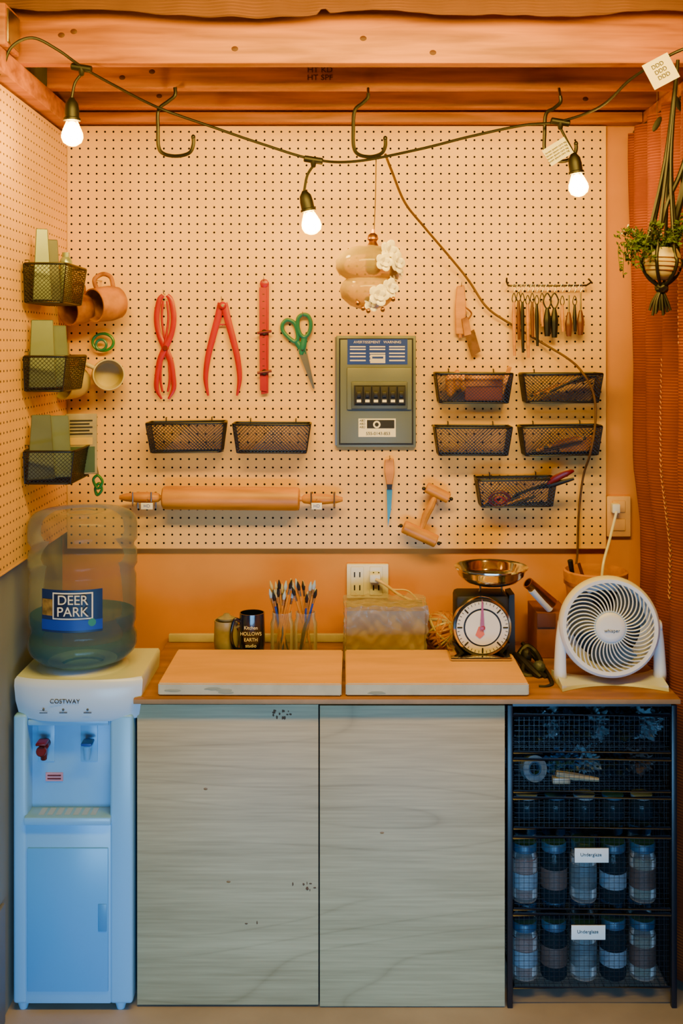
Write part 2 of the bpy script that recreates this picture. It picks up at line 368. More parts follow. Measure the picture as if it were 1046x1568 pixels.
pbox(e,'warning_label',532,624,519,558,y-.0012,y+.0005,M_blue)
for r_,(v0,v1) in enumerate(((530,532),(534,536),(540,542),(545,547),(551,553))):
    for c_,(u0,u1) in enumerate(((536,560),(566,590),(596,620))): pbox(e,'label_print',u0,u1,v0,v1,y-.0018,y-.001,M_paper)
pbox(e,'label_print',567,590,543,556,y-.0022,y-.001,M_paper); pbox(e,'label_print',570,587,546,549,y-.0026,y-.002,M_blue)
text(e,'label_header','AVERTISSEMENT   WARNING',pt(578,524,y-.0016),.011,M_paper)
pbox(e,'sticker',549,606,641,669,y-.0012,y+.0005,M_paper); pbox(e,'sticker_dark',562,604,643,656,y-.0018,y-.001,M_ink)
for k,v in enumerate((644,649,654)): text(e,'sticker_txt','ABD',pt(555,v,y-.002),.009,M_ink)
lathe(e,'sticker_seal',[(0,.001),(.011,.001),(.011,0)],M_paper,pt(577,650,y-.0018),(0,-1,0)); lathe(e,'sticker_seal_dot',[(0,.001),(.006,.001),(.006,0)],M_ink,pt(577,650,y-.003),(0,-1,0)); text(e,'sticker_txt','555-0143-853',pt(579,664,y-.002),.013,M_ink)
# ---------------- measuring calipers etc ----------------
YT=-.022
def hook(par,u,v,y0=-.006,out=.03):
    p=pt(u,v,y0); tube(par,'peg_hook',[p,(p.x,y0-out,p.z),(p.x,y0-out-.003,p.z+.012)],.0014,M_steel,n=3)
e=grp('double_caliper')
for s in (-1,1):
    ptube(e,'arm',[(253+s*3,452),(253+s*9,460),(253+s*13,485),(253+s*10,510),(253,533),(253-s*8,552),(253-s*12,575),(253-s*13,595),(253-s*5,611)],[.006,.008,.0085,.008,.010,.009,.008,.007,.003],M_red,y=YT-(s+1)*.002,flat=.35,n=8)
    ptube(e,'arm_inner',[(253+s*3,461),(253+s*5,485),(253+s*2,512),(253-s*5,550),(253-s*7,580),(253-s*4,600)],.0035,M_red,y=YT-(s+1)*.002,flat=.5)
lathe(e,'pivot',[(0,.004),(.007,.004),(.008,0)],M_dred,pt(253,533,YT-.008),(0,-1,0)); hook(e,253,450)
e=grp('outside_caliper')
for s in (-1,1):
    ptube(e,'leg',[(341+s*2,464),(341+s*8,490),(341+s*16,520),(341+s*23,550),(341+s*26,580),(341+s*22+4*0,606)],[.011,.0105,.0098,.0088,.0072,.003],M_red,y=YT-(s+1)*.003,flat=.35,n=8)
lathe(e,'pivot',[(0,.007),(.006,.007),(.011,.003),(.012,0)],M_red,pt(341,468,YT-.008),(0,-1,0)); lathe(e,'screw',[(0,.002),(.004,.002),(.004,0)],M_steel,pt(341,468,YT-.015),(0,-1,0)); hook(e,341,460)
ptube(e,'stop_bar',[(330,497),(352,497)],.003,M_red,y=YT)
e=grp('proportional_divider')
plate(e,'bar_back',[(399,432),(412,432),(411,602),(400,604)],YT,.003,M_red,.0005)
plate(e,'bar_front',[(397,440),(408,440),(409,600),(398,598)],YT-.004,.003,M_red,.0005)
lathe(e,'end_ring',[(0,.006),(.010,.006),(.013,.004),(.013,0)],M_red,pt(405,434,YT+.002),(0,-1,0))
for v in (509,570): lathe(e,'wing_nut',[(0,.012),(.006,.012),(.009,.006),(.009,0)],M_ink,pt(405,v,YT-.003),(0,-1,0)); ptube(e,'wing',[(394,v+1),(416,v-2)],.004,M_dred,y=YT-.014)
for k in range(12): pbox(e,'tick',402,405,450+k*11,451+k*11,YT-.0045,YT-.0038,M_ink)
hook(e,405,430)
e=grp('craft_scissors')
ptube(e,'handle_loop',[(440,490),(433,496),(433,506),(441,516),(451,523),(456,518),(455,506),(450,494)],.0062,M_teal,y=YT,closed=True)
ptube(e,'handle_loop',[(464,482),(457,487),(456,500),(460,512),(467,516),(474,508),(476,495),(472,484)],.0062,M_teal,y=YT-.004,closed=True)
ptube(e,'shank',[(452,520),(461,533),(466,543)],[.008,.010,.006],M_teal,y=YT,flat=.5); ptube(e,'shank',[(467,514),(464,530),(461,543)],[.008,.010,.006],M_teal,y=YT-.004,flat=.5)
plate(e,'blade',[(459,533),(468,530),(482,594),(480,596)],YT,.002,M_steel); plate(e,'blade',[(456,536),(464,531),(481,590),(479,595)],YT-.004,.002,M_steel)
lathe(e,'screw',[(0,.002),(.004,.002),(.004,0)],M_chrome,pt(463,536,YT-.006),(0,-1,0)); hook(e,464,484)
e=grp('wood_handled_knife')
plate(e,'handle',[(700,438),(711,436),(714,470),(712,512),(698,512),(697,470)],YT-.006,.012,M_lwood,.002)
ptube(e,'bolster',[(704,510),(705,517)],.006,M_terra,y=YT); ptube(e,'strap',[(712,470),(722,480),(714,492)],.0025,M_terra,y=YT-.004); hook(e,705,438)
e=grp('metal_scraper')
plate(e,'grip',[(707,488),(717,485),(722,512),(711,515)],YT-.014,.008,M_terra,.001); plate(e,'blade',[(712,512),(726,504),(736,538),(722,546)],YT-.012,.003,mat('rusty_steel','664426',.5,metal=.6,var=.3,scale=40)); hook(e,712,486)
# tool rail
e=grp('hanging_tool_rack')
ptube(e,'rail',[(776,426,-.03),(778,437,-.045),(800,437,-.045),(898,437,-.045),(901,427,-.03)],.0030,mat('dark_steel','3c342a',.35,metal=.9),n=2); ptube(e,'rail_post',[(780,437,-.045),(780,437,-.006)],.002,M_steel,n=1); ptube(e,'rail_post',[(897,437,-.045),(897,437,-.006)],.002,M_steel,n=1)
M_wdark=mat('walnut_handle','5c3010',.45,var=.25)
TL=[(787,452,545,'n'),(794,450,520,'n'),(800,452,540,'n'),(808,455,548,'n'),(815,452,516,'n'),(822,455,530,'n'),(830,452,500,'n'),(838,455,515,'b'),(849,455,517,'b'),(861,456,508,'n'),(871,458,515,'w'),(880,456,508,'n'),(889,455,513,'w')]
for i,(u,v0,v1,k) in enumerate(TL):
    t=grp('clay_trimming_tool'); yy=-.047-(i%2)*.004
    ptube(t,'s_hook',[(u,447),(u+3,440),(u,435),(u-3,440)],.0014,M_steel,y=yy,n=4)
    if k=='n':
        ptube(t,'wire_loop',[(u,v0-3),(u-3,v0+6),(u,v0+12),(u+3,v0+6)],.0014,M_rub,y=yy,closed=True)
        ptube(t,'handle',[(u,v0+10),(u,v0+30),(u+1,v1)],[.003,.0062,.004],[M_lwood,M_wdark,M_rub][i%3],y=yy)
    elif k=='b':
        ptube(t,'wire_loop',[(u,v0-6),(u-6,v0+6),(u,v0+18),(u+6,v0+6)],.0022,M_rub,y=yy,closed=True)
        ptube(t,'handle',[(u,v0+16),(u,v0+35),(u,v1)],[.004,.012,.008],M_rub,y=yy)
    else:
        ptube(t,'shaft',[(u,v0-6),(u,v0+24)],.0026,M_steel,y=yy)
        ptube(t,'handle',[(u,v0+20),(u,v0+38),(u,v1)],[.004,.012,.007],M_wdark,y=yy)
# ---------------- wire baskets ----------------
def basket(w,d,h,M,name='wire_mesh_basket',sp=.0112,t=.012):
    e=grp(name)
    T=[(0,0,0),(w,0,0),(w,-d,0),(0,-d,0)]; B=[(t,0,-h),(w-t,0,-h),(w-t,-d+t,-h),(t,-d+t,-h)]
    S=[]
    for k in range(4):
        a,b=k,(k+1)%4; L=(Vector(T[a])-Vector(T[b])).length
        S+=lattice(B[a],B[b],T[b],T[a],L,h*1.1,sp)
    S+=lattice(B[0],B[1],B[2],B[3],w,d,sp*1.3)
    struts(e,'mesh',S,.0009,M_black,M)
    V=lambda p:M@Vector(p)
    def rnd(P,c=.012):
        out=[]
        for k in range(4):
            p=Vector(P[k]);a=(Vector(P[k-1])-p).normalized();b=(Vector(P[(k+1)%4])-p).normalized()
            out+=[V(p+a*c),V(p+(a+b)*c*.3),V(p+b*c)]
        return out
    tube(e,'rim',rnd(T),.0032,M_black,n=1,closed=True); tube(e,'base_ring',rnd(B),.002,M_black,n=1,closed=True)
    for k in range(4): tube(e,'corner_wire',[V(T[k]),V(B[k])],.0014,M_black,n=1)
    for k in (.2,.8): tube(e,'peg_clip',[V((w*k,.009,.012)),V((w*k,-.002,.012)),V((w*k,-.002,-.01))],.0016,M_black,n=1)
    return e
BK=[(668,786,572,617),(802,924,573,617),(667,785,655,698),(800,923,655,699),(732,853,736,778),(223,343,649,694),(356,475,650,694)]
for u0,u1,v0,v1 in BK:
    yf=-.105; a=pt(u0,v0,yf); b=pt(u1,v1,yf)
    basket(b.x-a.x,.09,a.z-b.z,Matrix.Translation((a.x,-.015,a.z))@Matrix.Rotation(math.radians(random.uniform(-1,1)),4,'Y'))
for y0,y1,zt,zb_,d in ((-.48,-.26,1.905,1.805,.11),(-.48,-.26,1.665,1.575,.11),(-.48,-.26,1.42,1.335,.13)):
    basket(y1-y0,d,zt-zb_,Matrix.Translation((XL+.03,y0,zt))@Matrix.Rotation(math.pi/2,4,'Z'))
# contents
e=grp('leather_pouch'); pbox(e,'pouch',712,770,575,614,-.07,-.04,mat('red_leather','7a3c14',.6,var=.2),.006); pbox(e,'flap',712,770,575,592,-.074,-.069,M_terra,.002)
for u,v,r in ((690,578,8),(700,570,7),(710,574,6)):
    e=grp('sculpting_sponge'); blob(e,'sponge',pt(u,v+12,-.06),(ln(r),ln(r),ln(r*2.2)),M_lwood,.15,sub=3,seed=u)
e=grp('wooden_ruler'); pbox(e,'stick',770,776,560,612,-.05,-.045,M_lwood,rot=18)
e=grp('assorted_hand_tools')
for k in range(7): ptube(e,'tool',[(812+k*5,606-k),(850+k*6,592-k*2),(895+k*3,582-k)],.004,[M_rub,M_terra,M_lwood][k%3],y=-.045-.007*k)
e=grp('assorted_hand_tools')
for k in range(6): ptube(e,'tool',[(815+k*6,692-k*2),(860+k*4,684-k*2),(912-k*5,668+k)],.005,[M_rub,M_lwood,M_terra][k%3],y=-.04-.009*k)
e=grp('plastic_rib'); plate(e,'rib',[(850,676),(880,668),(910,672),(900,690),(860,692)],-.07,.004,M_terra)
e=grp('ribbon_roll'); ptube(e,'roll',[(750,765),(757,755),(770,754),(780,762),(772,774),(757,775)],.005,M_dred,y=-.07,closed=True)
ptube(e,'inner',[(758,765),(766,761),(774,766),(766,771)],.004,M_red,y=-.07,closed=True)
e=grp('rubber_spatula'); ptube(e,'handle',[(790,757,-.06),(820,747,-.08),(842,740,-.1)],.004,M_rub); ptube(e,'blade',[(838,741,-.1),(850,733,-.11),(868,724,-.12),(879,721,-.12)],[.004,.011,.010,.003],M_dred,flat=.3)
e=grp('rubber_spatula'); ptube(e,'handle',[(770,768,-.05),(810,750,-.07),(845,742,-.1),(879,733,-.11)],[.004,.004,.009,.004],M_rub,flat=.5)
e=grp('clay_loop_tools')
for k in range(6): ptube(e,'tool',[(740+k*9,772),(760+k*12,760)],.0035,[M_lwood,M_rub][k%2],y=-.05-.006*k)
# ---------------- rolling pin ----------------
e=grp('rolling_pin'); yr=-.06; a=pt(249,762,yr); b=pt(459,764,yr)
rr=ln(18,yr); dv=(b-a).normalized(); L=(b-a).length
lathe(e,'barrel',[(0,0),(rr*.8,0),(rr*.96,.004),(rr,.012),(rr,L-.012),(rr*.96,L-.004),(rr*.8,L),(0,L)],M_lwood,a,dv,40)
for p,s in ((a,-1),(b,1)):
    H=ln(66,yr); prof=[(0,0),(.007,.0),(.007,.006),(.013,.012),(.0165,H*.3),(.0165,H*.5),(.012,H*.85),(.009,H*.93),(.006,H),(0,H)]
    lathe(e,'handle',prof,M_lwood,p,dv*s,24)
for u in (206,234,477,512):
    h=grp('peg_hook'); p=pt(u,772,yr)
    tube(h,'wire',[(p.x,-.006,p.z+.004),(p.x,yr+.01,p.z-.001),(p.x,yr-.016,p.z-.003),(p.x,yr-.026,p.z+.006),(p.x,yr-.028,p.z+.04)],.0024,M_steel,n=5); tube(h,'back_plate',[(p.x,-.009,p.z-.02),(p.x,-.009,p.z+.03)],.003,M_steel,n=2)
for u0,u1 in ((216,234),(477,493)):
    e=grp('hook_label'); pbox(e,'card',u0,u1,770,780,-.095,-.094,M_paper,.0002); text(e,'print','HD',pt((u0+u1)/2,775,-.0955),.013,M_blue)
    p=pt((u0+u1)/2,768,-.094); tube(e,'clip',[p,(p.x,-.088,p.z+.006),(p.x,-.07,p.z)],.001,M_steel,n=2)
e=grp('paring_knife'); plate(e,'handle',[(589,704),(603,702),(604,725),(601,742),(592,742),(589,725)],YT-.005,.01,M_lwood,.002); plate(e,'bolster',[(592,741),(601,741),(600,750),(593,750)],YT-.003,.006,M_rub); plate(e,'blade',[(592,749),(601,749),(599,780),(594,808)],YT,.0015,mat('teal_blade','3f7c84',.35,metal=.4)); hook(e,596,702)
# pony roller
e=grp('double_ended_clay_roller'); y=-.05
rod(e,'roller_small',pt(653,746,y),pt(687,763,y),.0165,M_lwood,seg=28); rod(e,'roller_large',pt(618,806,y),pt(668,829,y),.0195,M_lwood,seg=28)
ptube(e,'handle',[(668,757),(660,775),(652,790),(644,815)],[.006,.011,.012,.006],M_lwood,y=y)
for c_,s_ in (((668,757),(649,748)),((668,757),(691,764)),((644,816),(614,805)),((644,816),(672,832))): blob(e,'axle_cap',pt(s_[0],s_[1],y),(.006,.006,.006),M_rub,0,sub=2)
hook(e,668,770,out=.05); hook(e,655,748,out=.05)
# ---------------- left wall contents + mugs ----------------
def mug(name,c,ax,r,h,m,hd,inm=None):
    e=grp(name); c=Vector(c); ax=Vector(ax).normalized()
    lathe(e,'body',[(0,0),(r*.8,0),(r*.92,h*.06),(r*1.02,h*.35),(r,h*.7),(r*.97,h),(r*.90,h*1.0),(r*.92,h*.7),(r*.92,h*.3),(r*.75,h*.09),(0,h*.08)],m,c,ax,36)
    hd=Vector(hd); hd=(hd-ax*hd.dot(ax)).normalized()
    tube(e,'handle',[c+ax*h*.82+hd*r*.93,c+ax*h*.88+hd*r*1.45,c+ax*h*.55+hd*r*1.72,c+ax*h*.25+hd*r*1.5,c+ax*h*.18+hd*r*.93],r*.13,m,seg=10)
    return e
def mh(u,v):
    h=grp('peg_hook'); p=pt(u,v,-.006); tube(h,'wire',[p,(p.x,-.05,p.z-.002),(p.x,-.075,p.z-.002),(p.x,-.085,p.z+.012)],.002,M_steel,n=3)
mug('ceramic_mug',pt(182,463,-.06),(-.6,-.75,-.12),.051,.095,M_terra,(-.1,-.2,1)); mh(156,430)
mug('ceramic_mug',pt(132,471,-.08),(-.55,-.8,-.15),.046,.07,M_terra,(.2,-.2,1)); mh(128,438)
mug('ceramic_mug',pt(165,574,-.04),(.25,-.95,.03),.047,.08,M_stone,(-1,-.1,.5)); mh(138,560)
mug('ceramic_mug',pt(124,583,-.07),(-.5,-.85,-.1),.047,.08,M_stone,(.3,-.2,1)); mh(118,548)
e=grp('tape_ring')
ptube(e,'ring',[(158+16*math.cos(t*math.pi/5),524+13*math.sin(t*math.pi/5)) for t in range(10)],.0045,M_green,y=-.03,closed=True)
ptube(e,'inner_ring',[(155+8*math.cos(t*math.pi/4),528+8*math.sin(t*math.pi/4)) for t in range(8)],.004,M_teal,y=-.034,closed=True)
def card(name,c,w,h,th,m,rz,rx=0,taper=1.):
    """thin upright piece, bottom centre c"""
    e=grp(name); bm=bmesh.new(); bmesh.ops.create_cube(bm,size=1)
    for v in bm.verts:
        k=taper if v.co.z>0 else 1
        v.co=Vector((v.co.x*w*k,v.co.y*th,(v.co.z+.5)*h))
    bmesh.ops.bevel(bm,geom=list(bm.edges),offset=min(th*.4,.002),segments=1,affect='EDGES')
    Mx=Matrix.Translation(Vector(c))@Matrix.Rotation(rz,4,'Z')@Matrix.Rotation(rx,4,'X')
    fin(bm,e,'sheet',m,False,Mx); return e,Mx
M_rib=mat('galvanised_sheet','66746c',.35,metal=.5,var=.15,scale=9)
M_sage=mat('sage_card','56665c',.5)
card('metal_rib',(-.785,-.43,1.812),.05,.19,.006,M_rib,.35,-.08,.6)
card('metal_rib',(-.775,-.38,1.812),.05,.165,.012,M_greyD,.5,-.05,.7)
e=grp('spray_can'); lathe(e,'can',[(0,0),(.017,0),(.017,.11),(.013,.12),(.010,.122),(.010,.135),(0,.135)],mat('pale_can','8a9a88',.3,metal=.5),(-.752,-.32,1.812))
card('metal_rib',(-.785,-.43,1.582),.07,.18,.006,M_rib,.3,-.1,.8); card('metal_rib',(-.77,-.375,1.582),.085,.165,.02,M_sage,.4,-.05,.75)
card('metal_rib',(-.772,-.31,1.582),.06,.12,.01,mat('brown_card','6d5a48',.6),.5,-.05,.9)
card('metal_rib',(-.785,-.44,1.342),.07,.17,.006,M_rib,.3,-.1,.7); card('metal_rib',(-.76,-.395,1.342),.085,.165,.02,M_sage,.4,-.05,.8)
card('paint_swatch_card',(-.755,-.355,1.342),.04,.10,.003,mat('orange_card','b0552a',.6),.4,-.12)
e,Mx=card('seed_packet',(-.71,-.32,1.342),.085,.165,.02,mat('packet_grey','8a8068',.6,var=.25),.25,-.08)
fr=Mx@Matrix.Translation((0,-.0105,0))
box(e,'print_dark',-.036,.036,-.0006,.0004,.005,.075,mat('packet_green','2e4a34',.6),0,fr)
box(e,'print_yellow',-.03,.03,-.0012,.0002,.08,.10,mat('packet_yellow','b89a3c',.6),0,fr)
for k in range(5): box(e,'print_line',-.03,.03-.008*(k%2),-.001,.0002,.108+k*.009,.112+k*.009,M_ink,0,fr)
e=grp('small_snips'); ptube(e,'handle_loop',[(143,735),(150,728),(157,738),(150,748)],.004,M_green,y=-.24,closed=True); ptube(e,'handle_loop',[(146,748),(152,740),(156,750),(149,758)],.004,M_green,y=-.235,closed=True); ptube(e,'blade',[(150,730),(146,700)],[.004,.002],M_steel,y=-.238)
# ---------------- wall sockets ----------------
e=grp('wall_outlet'); pbox(e,'plate',531,595,864,916,-.000,.0145,M_paper,.003)
for u in (548,577):
    pbox(e,'receptacle',u-11,u+9,868,912,-.004,.001,M_white,.003)
    for vv in (880,900):
        for uu in (u-5,u+3): pbox(e,'slot',uu-1,uu+1,vv-4,vv+4,-.0045,-.003,M_ink)
e=grp('plug_cord'); pbox(e,'plug',566,583,880,893,-.03,-.0045,M_white,.004); ptube(e,'cord',[(575,887,-.03),(590,895,-.035),(610,910,-.035),(640,925,-.035),(655,938,-.03),(662,960,-.03),(665,985,-.02)],.0045,M_wcord)
ptube(e,'second_cord',[(582,890,-.02),(600,902,-.03),(625,905,-.03),(645,925,-.03)],.0025,M_wcord)
e=grp('wall_outlet'); pbox(e,'plate',929,966,760,822,-.000,.0145,mat('orange_lit_plate','d8a85c',.5),.003);  # orange lamplight on the plate put into its base colour
for v in (776,804): pbox(e,'receptacle',938,958,v-9,v+9,-.004,.001,MATS['orange_lit_plate'],.003)
e=grp('plug_cord'); pbox(e,'plug',938,950,772,786,-.03,-.0045,M_white,.003); ptube(e,'cord',[(944,784,-.03),(940,800,-.05),(932,832,-.1),(924,862,-.14),(921,890,-.15)],.004,M_white)
# ---------------- cabinet + counter ----------------
e=grp('base_cabinet'); yd=-.50
xa=pt(210,0,yd).x; xm=pt(488.5,0,yd).x; xb=pt(773,0,yd).x
zt=.781
box(e,'carcass',xa+.004,xb-.002,-.478,.0,.001,zt-.001,mat('carcass_dark_brown','3a342c',.7))  # carcass in one even dark brown
box(e,'door',xa,xm-.0015,yd,-.48,.006,zt-.006,M_door,.0015); box(e,'door',xm+.0022,xb,yd-.002,-.482,.003,zt-.008,M_door,.0015)
def chips(u,v,n,seed):
    random.seed(seed)
    for k in range(n):
        du,dv=random.uniform(-18,18),random.uniform(-6,7); blob(e,'chip',pt(u+du,v+dv,yd-(.0022 if u>488 else .0003)),(random.uniform(.001,.004),.0005,random.uniform(.0015,.0045)),mat('chipped_laminate','5a3c22',.8),.5,sub=2,seed=k)
chips(428,1094,12,3); chips(466,1357,7,5); chips(395,1414,2,9)
for u,v in ((315,1208),(585,1275),(350,1350)): lathe(e,'wood_knot',[(0,.0006),(.002,.0006),(.003,.0003)],M_top,pt(u,v,yd-(.0018 if u>488 else 0)),(0,-1,0),12,sx=1.8)
e=grp('countertop')
x0c=xa-.004; x1c=pt(1037,0,yd).x
box(e,'slab',x0c,x1c,-.525,-.005,.784,.798,M_top,.0015); box(e,'front_lip',x0c,x1c,-.527,-.5255,.785,.797,mat('edge_band','98744a',.6),.0005)
e=grp('back_splash_board'); box(e,'strip',pt(258,0,-.02).x,pt(700,0,-.02).x,-.018,.0,.799,.822,M_boardE,.002)
ZT=.7985
def cbat(name,u0,u1,stain,yaw):
    e=grp(name); y0,y1=-.508,-.205; a=pt(u0,0,y0).x; b=pt(u1,0,y0).x
    Mr=Matrix.Translation(((a+b)/2,-.35,0))@Matrix.Rotation(yaw,4,'Z')@Matrix.Translation((-(a+b)/2,.35,0))
    bm=bmesh.new(); bmesh.ops.create_cube(bm,size=1)
    for v in bm.verts: v.co=Vector(((a+b)/2+v.co.x*(b-a),(y0+y1)/2+v.co.y*(y1-y0),ZT+.0165+v.co.z*.032))
    bmesh.ops.bevel(bm,geom=list(bm.edges),offset=.003,segments=2,affect='EDGES')
    for f in bm.faces: f.material_index=0 if f.normal.z>.5 else 1
    bm.transform(Mr)
    me=bpy.data.meshes.new('slab'); bm.to_mesh(me); bm.free(); me.materials.append(M_board); me.materials.append(M_boardE)
    o=bpy.data.objects.new('slab',me); bpy.context.collection.objects.link(o); o.parent=e
    for k in range(stain): blob(e,'paint_smudge',Mr@Vector((a+.03+random.random()*.2,y0,ZT+.006+random.random()*.02)),(.022,.0005,.004),mat('green_smudge','93937a',.8),.5,sub=2,seed=k)
cbat('wedging_board',243,524,4,-.012); cbat('wedging_board',529.5,810,1,.0)
ZB=ZT+.0335
# ---------------- counter items ----------------
def ctr(u,v):
    d=(HC-ZT)*F/(v-HY); return Vector(((u-CX)*d/F,d-D,ZT))
mug('stoneware_mug',ctr(347,1002),(0,0,1),.036,.10,M_stone2,(1,-.5,0))
o=ctr(347,1002); g=grp('stoneware_lid'); lathe(g,'lid',[(.0,0),(.024,0),(.026,.006),(.012,.012),(.008,.018),(0,.02)],M_stone2,(o.x,o.y,o.z+.1005))
g=mug('navy_mug',ctr(386,1004),(0,0,1),.037,.125,M_navy,(-1,-.5,0)); c=ctr(386,1004)
for k,s in enumerate(('Kitchen','HOLLOWS','EARTH','studio')): text(g,'print',s,(c.x,c.y-.0385,c.z+.09-k*.017),.014,M_paper,xs=.9)
def jar(name,c,r,h,m=None,lid=None,fill=None,fh=.6):
    e=grp(name); m=m or M_glass
    lathe(e,'glass',[(0,0),(r*.92,0),(r,h*.05),(r,h*.75),(r*.85,h*.86),(r*.85,h),(r*.80,h),(r*.80,h*.86),(r*.95,h*.74),(r*.95,h*.07),(0,h*.05)],m,c,seg=28)
    if fill: lathe(e,'contents',[(0,h*.06),(r*.93,h*.07),(r*.93,h*fh),(0,h*fh)],fill,c,seg=24)
    if lid: lathe(e,'lid',[(r*.92,h*.9),(r*.94,h*1.03),(r*.88,h*1.05),(0,h*1.05)],lid,c,seg=28)
    return e
for u,seed in ((432,1),(468,2)):
    c=ctr(u,1003); jar('glass_jar',c,.034,.125)
    random.seed(seed)
    for k in range(15):
        b=grp('paint_brush'); a=random.uniform(0,6.28); L=random.uniform(.165,.21); q0=c+Vector((math.cos(a)*.018,math.sin(a)*.018,.012))
        q1=c+Vector((math.cos(a+2.8)*.03+random.uniform(-.018,.018),math.sin(a+2.8)*.02,L)); dd=(q1-q0).normalized()
        mm=[M_lwood,M_lwood,M_terra,M_rub,M_blue,M_lwood][k%6]
        tube(b,'handle',[q0,(q0+q1)/2,q1-dd*.03],[.0018,.0038,.0028],mm,n=4); tube(b,'ferrule',[q1-dd*.032,q1-dd*.014],.0038,M_steel,n=1)
        tube(b,'bristles',[q1-dd*.015,q1-dd*.004,q1+dd*.012],[.0038,.0055,.001],[M_stone,M_rub,M_white2][k%3],n=3)
# clay block in film
e=grp('bagged_clay_block')
x0_,x1_=pt(531,0,-.16).x,pt(649,0,-.16).x
bm=bmesh.new(); bmesh.ops.create_cube(bm,size=1); bmesh.ops.subdivide_edges(bm,edges=bm.edges,cuts=14,use_grid_fill=True)
for v in bm.verts:
    p=Vector(((x0_+x1_)/2+v.co.x*(x1_-x0_),-.135+v.co.y*.13,ZT+.071+v.co.z*.138)); k=noise.noise(p*18)*.004
    v.co=p+Vector((k,k,k*(1 if v.co.z>-.4 else 0)))
fin(bm,e,'clay',M_clay,True)
bm=bmesh.new(); bmesh.ops.create_cube(bm,size=1); bmesh.ops.subdivide_edges(bm,edges=bm.edges,cuts=46,use_grid_fill=True)
for v in bm.verts:
    top=v.co.z>.42
    p=Vector(((x0_+x1_)/2+v.co.x*(x1_-x0_+.014),-.135+v.co.y*.146,ZT+.076+v.co.z*.150))
    k=(abs(noise.noise(Vector((p.x*26+p.z*20,p.y*16,p.z*10-p.x*12))))*-.010+abs(noise.noise(Vector((p.x*50-p.z*44,p.y*30,p.z*22))))*-.006+.004)
    n_=Vector((v.co.x if abs(v.co.x)>.49 else 0,v.co.y if abs(v.co.y)>.49 else 0,v.co.z if v.co.z>.49 else 0))*2
    v.co=p+n_*k+Vector((0,0,.012*abs(noise.noise(p*25)) if top else 0))
fin(bm,e,'film',M_bagp,True)
e=grp('sisal_rope_ball'); c=pt(678,966,-.10)
blob(e,'core',c,(.05,.05,.05),M_lwood,.1,sub=3)
random.seed(4)
for k in range(26):
    a=Vector((random.gauss(0,1),random.gauss(0,1),random.gauss(0,1))).normalized(); s=a.orthogonal().normalized(); t=a.cross(s)
    tube(e,'strand',[c+(s*math.cos(j*math.pi/6)+t*math.sin(j*math.pi/6))*.053+a*.012 for j in range(12)],.0045,M_stone if k%3==0 else M_lwood,n=3,closed=True,seg=6)
# ---------------- kitchen scale ----------------
e=grp('kitchen_scale'); ys=-.27; sc=lambda v:pt(0,v,ys).z
cx=pt(737,0,ys).x; R=ln(44,ys); zc=sc(957)
def ring(u0,v0,r,prof,nm,m,y): lathe(e,nm,prof,m,(u0,y,v0),(0,-1,0),48)
box(e,'body',cx-.07,cx+.078,ys,ys+.10,ZB+.012,sc(912),M_ink,.012); 
plate(e,'side_frame',[(780,912),(788,910),(789,1003),(772,1003)],ys+.02,.08,M_ink)
ring(cx,zc,R,[(R,0),(R*1.02,.02),(R,.028),(R*.93,.03),(R*.9,.026),(0,.026)],'bezel',M_chrome,ys+.004)
ring(cx,zc,R,[(R*.98,0),(R*.98,.0275),(0,.0275)],'dial_black',M_ink,ys+.003)
lathe(e,'dial_ring_outer',[(R*.9,.001),(R*.9,.003),(R*.66,.003),(R*.66,.001)],mat('dial_white','d8d0bc',.5,var=.03),(cx,ys-.0245,zc),(0,-1,0),48)
for k in range(40):
    a=k*math.pi/20; d=Vector((math.sin(a),0,math.cos(a))); r1=.80 if k%5 else .70
    rod(e,'tick',Vector((cx,ys-.0284,zc))+d*R*r1,Vector((cx,ys-.0284,zc))+d*R*.88,.0007 if k%5 else .0022,M_ink,seg=4)
lathe(e,'dial_centre',[(R*.6,.003),(R*.6,.0045),(0,.0045)],M_paper,(cx,ys-.0245,zc),(0,-1,0),48)
plate(e,'pointer',[(735,965),(742,965),(740,925),(738,917)],ys-.034,.001,M_red)
plate(e,'pear_logo',[(728,973),(733,960),(739,960),(742,972),(735,978)],ys-.031,.001,mat('orange_print','d05a20',.5))
lathe(e,'hub',[(0,.005),(.006,.004),(.007,0)],M_red,(cx,ys-.031,zc),(0,-1,0))
box(e,'base',pt(690,0,ys-.05).x,pt(784,0,ys-.05).x,ys-.05,ys+.09,ZB,ZB+.010,M_chrome,.004)
for s in (-1,1): plate(e,'foot_strut',[(737+s*40,985),(737+s*44,985),(737+s*30,1004),(737+s*22,1004)],ys-.01,.02,M_ink)
bc=pt(752,0,ys+.05); zz=lambda v:pt(0,v,ys+.05).z
box(e,'top_plate',bc.x-.045,bc.x+.045,ys+.01,ys+.09,zz(916),zz(911),M_ink,.003)
for s in (-1,1): tube(e,'bowl_support',[(bc.x+s*.035,ys+.05,zz(912)),(bc.x+s*.03,ys+.05,zz(900)),(bc.x+s*.035,ys+.05,zz(890))],.003,M_steel)
box(e,'support_bar',bc.x-.04,bc.x+.04,ys+.045,ys+.055,zz(896),zz(893),M_steel,.001)
rb=ln(55,ys+.05)
lathe(e,'bowl',[(0,zz(895)),(rb*.45,zz(894)),(rb*.72,zz(889)),(rb*.9,zz(880)),(rb*.95,zz(872)),(rb*1.02,zz(869)),(rb*1.02,zz(867)),(rb*.93,zz(870)),(rb*.86,zz(880)),(rb*.68,zz(887)),(0,zz(891))],M_chrome,(bc.x,ys+.05,0),seg=48)
